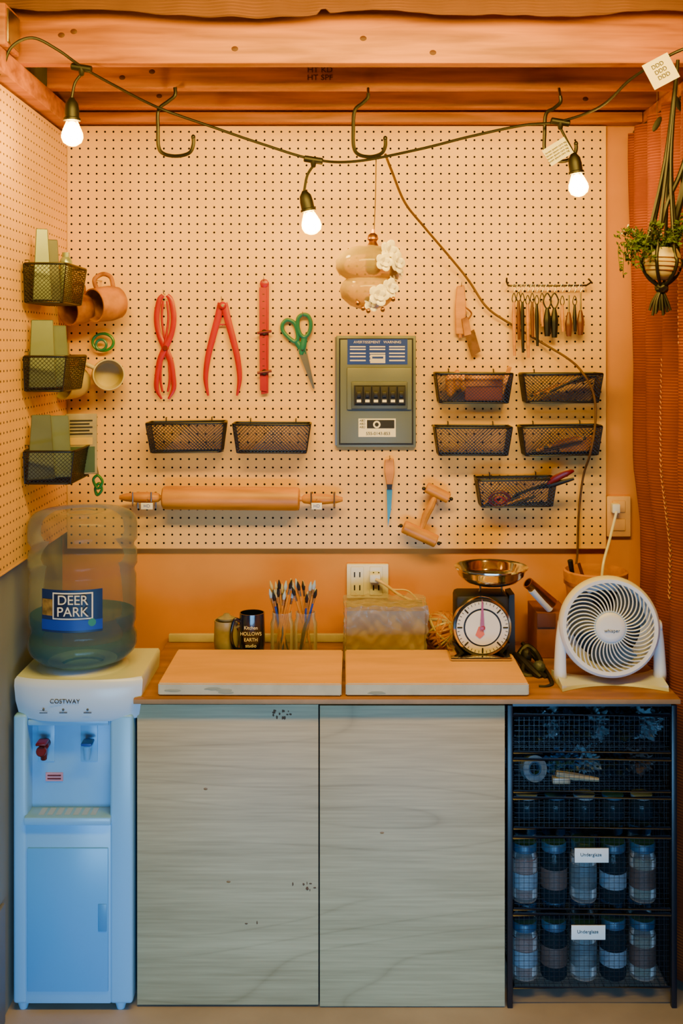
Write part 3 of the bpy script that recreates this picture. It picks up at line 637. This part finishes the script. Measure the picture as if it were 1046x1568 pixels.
# ---------------- right counter clutter ----------------
e=grp('cardboard_box'); box(e,'carton',pt(822,0,-.18).x,pt(872,0,-.18).x,-.18,-.03,ZT+.0005,ZT+.13,mat('dark_orange_card','7c4410',.7,var=.15),.002); box(e,'flap',pt(822,0,-.18).x,pt(850,0,-.18).x,-.186,-.181,ZT+.09,ZT+.13,mat('brown_flap','5c2c0c',.7),.001)
e=grp('metal_tube_roll')
for (a,b,r) in (((808,892),(846,924),.016),((814,902),(842,932),.012)):
    A=pt(*a,-.2);B=pt(*b,-.17); lathe(e,'tube',[(r*.8,.0),(r,0),(r,(B-A).length),(r*.8,(B-A).length),(r*.8,0)],M_brass if r>.013 else M_paper,A,(B-A),24)
ptube(e,'inner_rod',[(812,903,-.19),(848,918,-.17)],.005,M_red)
e=grp('clay_bucket'); c=pt(912,0,-.15); zz=lambda v:pt(0,v,-.15).z; rb=ln(47,-.15)
lathe(e,'bucket',[(0,ZT),(rb*.78,ZT),(rb*.95,zz(900)),(rb*1.0,zz(890)),(rb*1.03,zz(882)),(rb*1.03,zz(874)),(rb*.97,zz(872)),(rb*.95,zz(882)),(rb*.74,ZT+.01),(0,ZT+.01)],M_lwood,(c.x,-.15,0),seg=40)
lathe(e,'band',[(rb*1.0,zz(893)),(rb*1.025,zz(893)),(rb*1.025,zz(888)),(rb*1.0,zz(888))],M_terra,(c.x,-.15,0),seg=40)
ptube(e,'tool_a',[(880,900,-.15),(873,858,-.17)],[.005,.008],M_rub,n=2); ptube(e,'tool_b',[(900,905,-.15),(886,862,-.13)],.005,M_brass,n=2)
e=grp('coiled_black_cable'); random.seed(8)
ptube(e,'loop',[(795,1002,-.25),(806,990,-.24),(820,1000,-.25),(828,1020,-.3),(815,1035,-.34),(800,1030,-.33),(806,1015,-.3),(826,1030,-.33),(838,1040,-.36)],.009,M_rub)
ptube(e,'plug_lead',[(800,985,-.2),(812,1000,-.24),(832,1022,-.3),(845,1045,-.4),(838,1052,-.43),(825,1052,-.43)],.006,M_rub)
e=grp('utility_pliers'); ptube(e,'grip',[(786,1000,-.24),(800,1012,-.29),(818,1030,-.34),(828,1038,-.36)],[.006,.012,.011,.007],M_rub); blob(e,'head',pt(826,1022,-.32),(.016,.02,.018),M_greyD,.2,sub=3)
blob(e,'joint',pt(806,1004,-.27),(.014,.02,.02),M_ink,.2,sub=3)
# ---------------- fan ----------------
e=grp('desk_fan'); yf=-.40; fc=pt(932,959,yf); Rf=ln(75,yf)
tilt=Matrix.Translation(fc)@Matrix.Rotation(math.radians(-4),4,'Z')@Matrix.Rotation(math.pi/2+math.radians(-8),4,'X')
lathe(e,'housing',[(Rf*.55,-.07),(Rf*.8,-.055),(Rf*.97,-.03),(Rf*1.02,0),(Rf,.018),(Rf*.95,.026),(Rf*.88,.024),(Rf*.86,.012),(Rf*.88,-.02),(Rf*.7,-.04)],M_white,M=tilt,seg=64)
lathe(e,'back_disc',[(0,-.05),(Rf*.82,-.045),(Rf*.88,-.03)],M_ink,M=tilt,seg=48)  # solid ink-black disc inside the back of the housing
lathe(e,'hub',[(Rf*.30,.018),(Rf*.30,.028),(Rf*.27,.032),(Rf*.2,.033),(0,.034)],M_white,M=tilt,seg=48)
lathe(e,'hub_ring',[(Rf*.33,.02),(Rf*.33,.027),(Rf*.30,.027)],M_white2,M=tilt,seg=48)
for k in range(42):
    a=k*2*math.pi/42; P=[]
    for j in range(7):
        t=j/6; r=Rf*(.31+.58*t); aa=a+.55*t*t; P.append(tilt@Vector((r*math.cos(aa),r*math.sin(aa),.027-.006*t*t)))
    tube(e,'grille_blade',P,.0019,M_white,n=2,seg=6,flat=1.3)
for k in range(3):
    a=k*2.094; bm=bmesh.new(); vs=[]
    for j in range(9):
        for i in range(5):
            r=Rf*(.2+.6*i/4); aa=a+1.3*j/8; vs.append(bm.verts.new((r*math.cos(aa),r*math.sin(aa),-.03+.03*j/8)))
    for j in range(8):
        for i in range(4): bm.faces.new((vs[j*5+i],vs[j*5+i+1],vs[j*5+i+6],vs[j*5+i+5]))
    fin(bm,e,'rotor_blade',M_greyD,True,tilt)
text(e,'logo','whisper',fc+Vector((0,-.036,-.003)),.013,M_greyD)
for s,ut,ub in ((-1,862,860),(1,1005,1008)):
    a=pt(ut,958,yf+.01); b=pt(ub,1042,yf)
    tube(e,'arm',[a+Vector((s*.003,0,.01)),a+Vector((s*.006,0,-.04)),b+Vector((s*.004,0,.02)),b+Vector((0,0,-.002))],[.010,.014,.017,.017],M_white,flat=1.2,seg=12)
    rod(e,'pivot',a+Vector((-s*.012,0,0)),a+Vector((s*.012,0,0)),.016,M_white)
a=pt(857,0,-.44).x; b_=pt(1018,0,-.44).x
bm=bmesh.new(); n=30; rows=[]
for i in range(n+1):
    t=i/n; x=a+(b_-a)*t; k=1-(2*t-1)**2
    h=.010+.014*(1-k)**2; y0=-.475+.05*k; y1=-.33-.03*k
    rows.append([bm.verts.new(p) for p in ((x,y0,ZT+.0003),(x,y0+.004,ZT+h*.6),(x,(y0+y1)/2,ZT+h),(x,y1,ZT+h*.6),(x,y1,ZT+.0003))])
for p,q in zip(rows,rows[1:]):
    for k in range(5): bm.faces.new((p[k],p[(k+1)%5],q[(k+1)%5],q[k]))
bm.faces.new(rows[0]); bm.faces.new(rows[-1]); fin(bm,e,'base',mat('fan_base_plastic','ccd8e4',.35,var=.02),True)
# ---------------- drawer tower ----------------
e=grp('mesh_drawer_unit'); xa2,xb2=xb+.006,pt(1036,0,yd).x; M_fr=mat('black_steel_frame','06101a',.35,var=.1)
for x in (xa2,xb2-.014):
    for y in (-.505,-.04): box(e,'post',x,x+.014,y,y+.014,.0,.775,M_fr,.002)
box(e,'back_sheet',xa2+.01,xb2-.01,-.03,-.025,.02,.77,mat('dark_back','081018',.8))
box(e,'side_sheet',xb2-.003,xb2-.001,-.49,-.04,.02,.77,MATS['dark_back'])
box(e,'top_sheet',xa2+.014,xb2-.014,-.50,-.03,.77,.776,M_fr)
zv=lambda v:pt(0,v,yd).z
DR=[(1095,1152),(1163,1212),(1222,1268),(1282,1392),(1400,1512)]
for v0,v1 in DR:
    z1_,z0_=zv(v0),zv(v1); a,b2=xa2+.018,xb2-.018
    S=[]
    nn=int((b2-a)/.0125)
    for i in range(nn+1): x=a+(b2-a)*i/nn; S.append(((x,-.498,z0_),(x,-.498,z1_)))
    nn=max(2,int((z1_-z0_)/.0125))
    for i in range(nn+1): z=z0_+(z1_-z0_)*i/nn; S.append(((a,-.498,z),(b2,-.498,z)))
    for i in range(30): y=-.498+.45*i/29; S.append(((a,y,z0_),(b2,y,z0_))); 
    for x in (a,b2):
        for i in range(20): y=-.498+.45*i/19; S.append(((x,y,z0_),(x,y,z1_)))
    for i in range(20): x=a+(b2-a)*i/19; S.append(((x,-.498,z0_),(x,-.05,z0_)))
    struts(e,'drawer_mesh',S,.0006,M_fr)
    tube(e,'drawer_rim',[(a,-.50,z1_),(b2,-.50,z1_),(b2,-.05,z1_),(a,-.05,z1_)],.0055,M_fr,n=1,closed=True)
    tube(e,'drawer_base_wire',[(a,-.50,z0_),(b2,-.50,z0_),(b2,-.05,z0_),(a,-.05,z0_)],.004,M_fr,n=1,closed=True)
    for x in (xa2+.014,xb2-.018): box(e,'runner',x-.003,x+.006,-.49,-.04,z1_-.008,z1_-.002,M_fr)
M_lid=mat('blue_jar_lid','18425e',.4,var=.15); FL=[mat('glaze_brown','5c2e22',.6,var=.3),mat('glaze_umber','3e3430',.6,var=.3),mat('glaze_grey','44545a',.6,var=.3),mat('glaze_rust','6a2c1c',.6,var=.3),mat('glaze_olive','38402e',.6,var=.3)]
random.seed(11)
for v0,v1,h in ((1282,1392,.137),(1400,1512,.137)):
    zb2=zv(v1)+.004
    for row in range(2):
        for k in range(5):
            x=xa2+.062+k*.077+(row*.02-.01); c=(x,-.45+row*.10,zb2); j=jar('glaze_jar',c,.0345,h*(1+.07*random.random()) ,M_tint if k%2 else M_glass,M_lid,FL[(k+row*2)%5],.78)
            if row==0: lathe(j,'label',[(.0350,.035),(.0350,.075+.01*(k%3))],[mat('faded_label','5c7280',.6),FL[1],FL[2]][k%3],c,seg=28)
for v in (1309,1427):
    g=grp('drawer_label'); u=905 if v<1400 else 900; pbox(g,'card',u-25,u+27,v-10,v+12,-.5035,-.5015,M_paper,.0003); text(g,'print','Underglaze',pt(u,v,-.5042),.012,M_ink)
# upper drawers clutter
zb2=zv(1152)+.006
for k in range(6):
    g=grp('crumpled_plastic_bag'); blob(g,'bag',(xa2+.06+k*.062,-.42+.03*(k%2),zb2+.040),(.044,.06,.036),M_plas if k%2 else M_tint,.6,5,5,k*3+1)
zb2=zv(1212)+.006
g=grp('tape_roll'); lathe(g,'roll',[(.018,-.012),(.033,-.012),(.033,.012),(.018,.012),(.018,-.012)],M_plas,(xa2+.075,-.455,zb2+.036),(.25,-1,.25),28); lathe(g,'core',[(.014,-.011),(.018,-.011),(.018,.011),(.014,.011),(.014,-.011)],M_lid,(xa2+.075,-.455,zb2+.036),(.25,-1,.25),28)
for k in range(4):
    g=grp('crumpled_plastic_bag'); blob(g,'bag',(xa2+.16+k*.066,-.40+.02*(k%2),zb2+.036),(.042,.05,.03),[M_lid,M_plas,M_tint,FL[1]][k],.6,5,5,k*5+2)
g=grp('wooden_brush'); tube(g,'handle',[(xa2+.13,-.475,zb2+.03),(xa2+.18,-.475,zb2+.022),(xa2+.24,-.475,zb2+.014)],[.008,.010,.005],mat('dull_wood','8e8668',.6)); box(g,'bristle_block',xa2+.12,xa2+.165,-.485,-.465,zb2+.006,zb2+.022,M_stone2,.002)
zb2=zv(1268)+.004
for k in range(5): jar('small_supply_jar',(xa2+.06+k*.075,-.44,zb2),.030,.058,M_tint,M_lid if k%2 else M_plas,FL[k],.8)
# ---------------- water dispenser ----------------
e=grp('water_dispenser'); yw=-.52; zw=lambda v:pt(0,v,yw).z; xw=lambda u:pt(u,0,yw).x
x0w,x1w=xw(20)+.0,xw(203); x2w=xw(217)
M_wd=mat('dispenser_cool_cast','78b2d8',.3,var=.015,scale=2)  # white plastic; cool light cast put into body, door, grip and recess colours
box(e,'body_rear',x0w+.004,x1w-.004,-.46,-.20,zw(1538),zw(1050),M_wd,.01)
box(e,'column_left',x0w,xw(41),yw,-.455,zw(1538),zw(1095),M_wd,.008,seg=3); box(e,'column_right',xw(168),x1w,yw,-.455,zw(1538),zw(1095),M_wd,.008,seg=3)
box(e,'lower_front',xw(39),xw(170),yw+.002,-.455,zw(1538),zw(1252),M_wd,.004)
box(e,'lower_door',xw(42),xw(166),yw-.003,yw+.004,zw(1518),zw(1298),mat('dispenser_panel','56a0d2',.3,var=.02,scale=2),.0025)  # door bluer than the body, cool cast deepened in its colour
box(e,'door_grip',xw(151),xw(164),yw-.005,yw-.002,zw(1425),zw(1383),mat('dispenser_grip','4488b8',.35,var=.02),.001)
def head():
    bm=bmesh.new(); rows=[]; n=24
    xa_,xb_=x0w-.000,x2w
    for z,dy,dx in ((zw(1104),.006,.014),(zw(1098),0,.010),(zw(1075),-.008,.003),(zw(1052),-.010,.0),(zw(1043),-.006,.0),(zw(1039),0,.004)):
        row=[]
        for i in range(n+1):
            t=i/n; x=xa_+dx+(xb_-xa_-2*dx)*t; k=(2*t-1)**4; row.append(bm.verts.new((x,yw+dy-.012*(1-(2*t-1)**2)+.02*k,z)))
        rows.append(row)
        row.append(bm.verts.new((xb_-dx,-.25,z))); row.append(bm.verts.new((xa_+dx,-.25,z)))
    N=len(rows[0])
    for a,b in zip(rows,rows[1:]):
        for i in range(N): bm.faces.new((a[i],a[(i+1)%N],b[(i+1)%N],b[i]))
    bm.faces.new(rows[0]); bm.faces.new(rows[-1]); fin(bm,e,'head',mat('dispenser_head','c4d4e0',.3,var=.015,scale=2),True)  # head left paler, with less of the cool cast in its colour
head()
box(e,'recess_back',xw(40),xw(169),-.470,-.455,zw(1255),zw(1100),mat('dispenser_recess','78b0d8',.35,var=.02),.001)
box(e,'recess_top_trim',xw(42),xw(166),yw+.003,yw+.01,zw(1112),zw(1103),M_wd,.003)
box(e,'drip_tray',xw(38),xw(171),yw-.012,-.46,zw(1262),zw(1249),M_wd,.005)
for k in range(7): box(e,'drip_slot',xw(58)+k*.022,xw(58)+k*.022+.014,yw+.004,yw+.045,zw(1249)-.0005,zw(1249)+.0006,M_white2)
for u,m,hk in ((68,M_dred,1),(134,mat('tap_blue','123f94',.35),0)):
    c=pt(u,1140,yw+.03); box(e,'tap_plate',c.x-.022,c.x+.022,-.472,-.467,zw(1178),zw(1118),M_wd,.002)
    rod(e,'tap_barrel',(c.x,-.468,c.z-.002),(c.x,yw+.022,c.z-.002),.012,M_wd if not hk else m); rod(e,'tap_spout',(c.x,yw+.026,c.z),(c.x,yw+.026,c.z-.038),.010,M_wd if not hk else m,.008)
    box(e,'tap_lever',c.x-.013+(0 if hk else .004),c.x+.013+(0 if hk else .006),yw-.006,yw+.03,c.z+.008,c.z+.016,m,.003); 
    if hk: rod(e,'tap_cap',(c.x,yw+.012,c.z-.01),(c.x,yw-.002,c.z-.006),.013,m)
box(e,'caution_label',xw(62),xw(89),-.4725,-.4695,zw(1208),zw(1195),mat('pink_label','c98a94',.6)); 
for k in range(2): box(e,'caution_print',xw(65),xw(86),-.4731,-.4724,zw(1205-k*5),zw(1203-k*5),M_dred)
text(e,'badge','COSTWAY',(xw(103),yw-.0225,zw(1070)),.0155,M_ink)
for u in (70,100,137):
    blob(e,'led',(xw(u),yw-.019,zw(1083)),(.003,.002,.003),M_greyD,0,sub=2); box(e,'led_caption',xw(u)-.010,xw(u)+.010,yw-.0202,yw-.0192,zw(1088),zw(1087),M_ink)
for u in (33,183):
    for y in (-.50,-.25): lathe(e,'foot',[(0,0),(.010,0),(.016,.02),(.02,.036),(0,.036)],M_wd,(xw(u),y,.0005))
bx,by=-.686,-.40; zh=zw(1039)
lathe(e,'bottle_collar',[(.120,zh-.001),(.114,zh+.006),(.10,zh+.013),(.07,zh+.018),(.058,zh+.014),(.055,zh+.001)],MATS['dispenser_head'],(bx,by,0),seg=48)
e=grp('water_bottle'); k_=.142/84; zbv=lambda v: pt(0,v,by).z-.002
PR=[(0,779),(18,780),(26,784),(40,779),(62,779),(74,783),(81,790),(84,802),(84,824),(79,831),(79,836),(83.5,842),(84,862),(80,868),(80,874),(82.5,880),(82.5,948),(80,954),(79,962),(83.5,970),(83.5,984),(80,993),(70,1002),(52,1009),(34,1014),(30,1018)]
lathe(e,'shell',[(r*k_,zbv(v)) for r,v in PR],M_bottle,(bx,by,0),seg=64)
WR=[(0,935)]+[(r-2.5,v) for r,v in PR if v>946]; WR.insert(1,(80,935))
lathe(e,'water',[(r*k_,zbv(v)) for r,v in WR],M_water,(bx,by,0),seg=64)
def arc(nm,u0,u1,z0_,z1_,r,m):
    bm=bmesh.new(); R_=[]
    for i in range(17):
        a=math.radians(u0+(u1-u0)*i/16); R_.append([bm.verts.new((bx+r*math.sin(a),by-r*math.cos(a),z)) for z in (z0_,z1_)])
    for p,q in zip(R_,R_[1:]): bm.faces.new((p[0],q[0],q[1],p[1]))
    fin(bm,e,nm,m,True)
rl=82.5*k_
arc('label',-32,34,zbv(946),zbv(884),rl+.0012,mat('label_navy','0c2a5c',.45,var=.1)); arc('label_band',-32,34,zbv(943),zbv(928),rl+.0016,M_blue)
arc('label_white',-18,24,zbv(927),zbv(888),rl+.0016,M_paper); arc('label_inner',-16.5,22.5,zbv(925),zbv(890),rl+.002,mat('label_deep','0a1c40',.45)); arc('deer_picture',-31,-18,zbv(922),zbv(898),rl+.0024,mat('deer_print','8a6a2a',.6,var=.5,scale=60))
for s,v in (('DEER',899),('PARK',916)): text(e,'print',s,(bx+.009,by-rl-.0035,zbv(v)),.034,M_paper,xs=.98,ext=.0006)
lathe(e,'logo_dot',[(0,.0005),(.010,.0005),(.010,0)],M_green,(bx+.055,by-rl*.9-.004,zbv(932)),(.4,-1,0))
# ---------------- curtain ----------------
e=grp('rust_curtain'); bm=bmesh.new(); rows=[]; ny=140; nz=60
for j in range(nz+1):
    z=.03+(2.33-.03)*j/nz; row=[]
    up_=min(1,max(0,(z-1.15)/.2))
    for i in range(ny+1):
        t=i/ny; y=-.03-.75*t
        A=.018+.014*up_
        x=.892-.012*up_+A*math.sin(t*34+.5*math.sin(z*2))+.008*noise.noise(Vector((t*6,z*2,0)))
        row.append(bm.verts.new((x,y,z)))
    rows.append(row)
for a,b in zip(rows,rows[1:]):
    for i in range(ny): bm.faces.new((a[i],a[i+1],b[i+1],b[i]))
o=fin(bm,e,'cloth',M_curt,True); s=o.modifiers.new('t','SOLIDIFY'); s.thickness=.002
for r_ in range(46):
    z=1.02+r_*.014; up_=min(1,max(0,(z-1.15)/.2))
    for s_ in (-1,1):
        t=.49; y=-.03-.75*t; x=.892-.012*up_+(.018+.014*up_)*math.sin(t*34+.5*math.sin(z*2))+.008*noise.noise(Vector((t*6,z*2,0)))-.003; rod(e,'stitch',(x,y,z),(x-.001,y+s_*.012,z+.009),.0018,M_stitch,.0008,seg=6)
for r_ in range(36):
    for c_ in range(9):
        y=-.46-c_*.03; z=1.7+r_*.016; t=(-.03-y)/.75; x=.88+.032*math.sin(t*34+.5*math.sin(z*2))+.008*noise.noise(Vector((t*6,z*2,0)))-.0015
        blob(e,'embroidery',(x,y,z),(.0018,.003,.0045),M_stitch,0,sub=1)
e=grp('curtain_rod'); rod(e,'rod',(.885,-.02,2.335),(.885,-.85,2.335),.008,M_black); 
for y in (-.05,-.8): rod(e,'bracket',(.885,y,2.335),(.9295,y,2.335),.005,M_black)
# ---------------- hanging plant ----------------
e=grp('hanging_plant'); yp=-.62; c=pt(1013,402,yp); r=ln(29,yp)
lathe(e,'pot',[(0,-r*.95),(r*.45,-r*.9),(r*.8,-r*.6),(r,-r*.1),(r*.95,r*.4),(r*.75,r*.75),(r*.68,r*.72),(r*.8,r*.3),(0,r*.3)],M_stone,c,(.05,0,1),36)
for k in range(4):
    ph=(-.45+.22*k); rr=r*(1.0-.35*max(0,-ph-.1)**1.2); tube(e,'pot_stripe',[c+Vector((rr*1.005*math.cos(a),rr*1.005*math.sin(a),ph*r+.05*-r*math.cos(a))) for a in [i*math.pi/10 for i in range(20)]],.0012,M_brass,n=1,closed=True)
tp=Vector((c.x+.04,yp,2.391))
kn=c+Vector((0,0,-r*1.35))
for k in range(6):
    a=k*math.pi/3; d=Vector((math.cos(a),math.sin(a),0))
    tube(e,'macrame_cord',[tp,tp*.4+c*.6+Vector((0,0,.05))+d*.008,c+d*r*.85+Vector((0,0,r*.8)),c+d*r*1.06,c+d*r*.7+Vector((0,0,-r*.8)),kn],.0045,M_rub,n=6)
blob(e,'knot',kn,(.015,.015,.013),M_rub,.3,sub=3)
for k in range(9): tube(e,'tassel',[kn,kn+Vector((-.004*k+.012,.004*(k%3-1),-.03)),kn+Vector((-.006*k+.02,.006*(k%3-1),-.055-.004*(k%4)))],.0035,M_rub,n=3)
random.seed(5)
for k in range(70):
    a=random.uniform(0,6.28); rr=r*random.uniform(.2,.7); s=c+Vector((rr*math.cos(a),rr*math.sin(a),r*.6)); L=random.uniform(.03,.1)
    if k<24: q=s+Vector((-L*.8-.01,-.01-.03*random.random(),.02)); w=q+Vector((-.02*random.random(),-.01,-L*random.uniform(.3,1.0)))
    else:
        ca=math.cos(a)*(.35 if math.cos(a)>0 else 1); q=s+Vector((ca*L*.5,math.sin(a)*L*.5,L*.6)); w=q+Vector((ca*.03,math.sin(a)*.03,random.uniform(-.03,.03)))
    P=catmull([s,q,w],5); tube(e,'stem',P,.0008,M_leaf,n=1,seg=5)
    bm=bmesh.new()
    for p in P[1:]:
        for j in range(2):
            o_=Vector((random.uniform(-1,1),random.uniform(-1,1),random.uniform(-1,1))).normalized(); t_=o_.orthogonal().normalized(); l=.012
            vs=[bm.verts.new(p),bm.verts.new(p+o_*l*.5+t_*l*.35),bm.verts.new(p+o_*l),bm.verts.new(p+o_*l*.5-t_*l*.35)]; bm.faces.new(vs)
    fin(bm,e,'leaves',M_leaf)
e=grp('hanging_black_strap'); ptube(e,'strap',[(1052,235,-.62),(1040,270,-.62),(1022,310,-.63),(1012,350,-.63)],.006,M_rub); ptube(e,'strap_b',[(1052,235,-.62),(1046,290,-.62),(1036,330,-.61),(1030,360,-.6)],.009,M_rub)
tube(e,'hanger_line',[pt(1052,237,-.62),Vector((pt(1052,237,-.62).x,-.615,2.391))],.004,M_rub,n=1)
for u,v,a in ((1006,190,.5),(1038,158,-.4)):
    e=grp('feather_ornament'); p=pt(u,v,-.5); M=Matrix.Translation(p)@Matrix.Rotation(a,4,'Y'); bm=bmesh.new(); bmesh.ops.create_uvsphere(bm,u_segments=14,v_segments=10,radius=1); bmesh.ops.transform(bm,verts=bm.verts,matrix=M@Matrix.Diagonal((.008,.002,.022,1))); fin(bm,e,'vane',M_ink,True)
    tube(e,'thread',[p,Vector((p.x,-.5,2.393))],.0008,M_cord,n=1)
# ---------------- lights ----------------
def area(name,loc,tgt,sx,sy,en,col,spread=180):
    l=bpy.data.lights.new(name,'AREA'); l.shape='RECTANGLE'; l.size=sx; l.size_y=sy; l.energy=en; l.color=col; l.spread=math.radians(spread)
    o=bpy.data.objects.new(name,l); o.location=loc; o.rotation_euler=(Vector(tgt)-Vector(loc)).to_track_quat('-Z','Y').to_euler(); bpy.context.collection.objects.link(o)
area('daylight_from_doorway',(.1,-2.6,.32),(0,-.5,.2),1.8,.5,16,(.22,.56,1.),85)
area('warm_room_light',(.1,-1.4,2.42),(0,0,1.72),1.6,.22,45,(1.,.60,.08),140)
w=bpy.data.worlds.new('world'); bpy.context.scene.world=w; w.use_nodes=True
w.node_tree.nodes['Background'].inputs[0].default_value=(1,.62,.28,1); w.node_tree.nodes['Background'].inputs[1].default_value=.06
# ---------------- camera ----------------
cam=bpy.data.cameras.new('camera'); co=bpy.data.objects.new('camera',cam); bpy.context.collection.objects.link(co)
co.location=(0,-D,HC); co.rotation_euler=(math.pi/2,0,0); cam.sensor_fit='VERTICAL'; cam.sensor_height=36; cam.lens=36*F/1568; cam.shift_y=-(784-HY)/1568
bpy.context.scene.camera=co
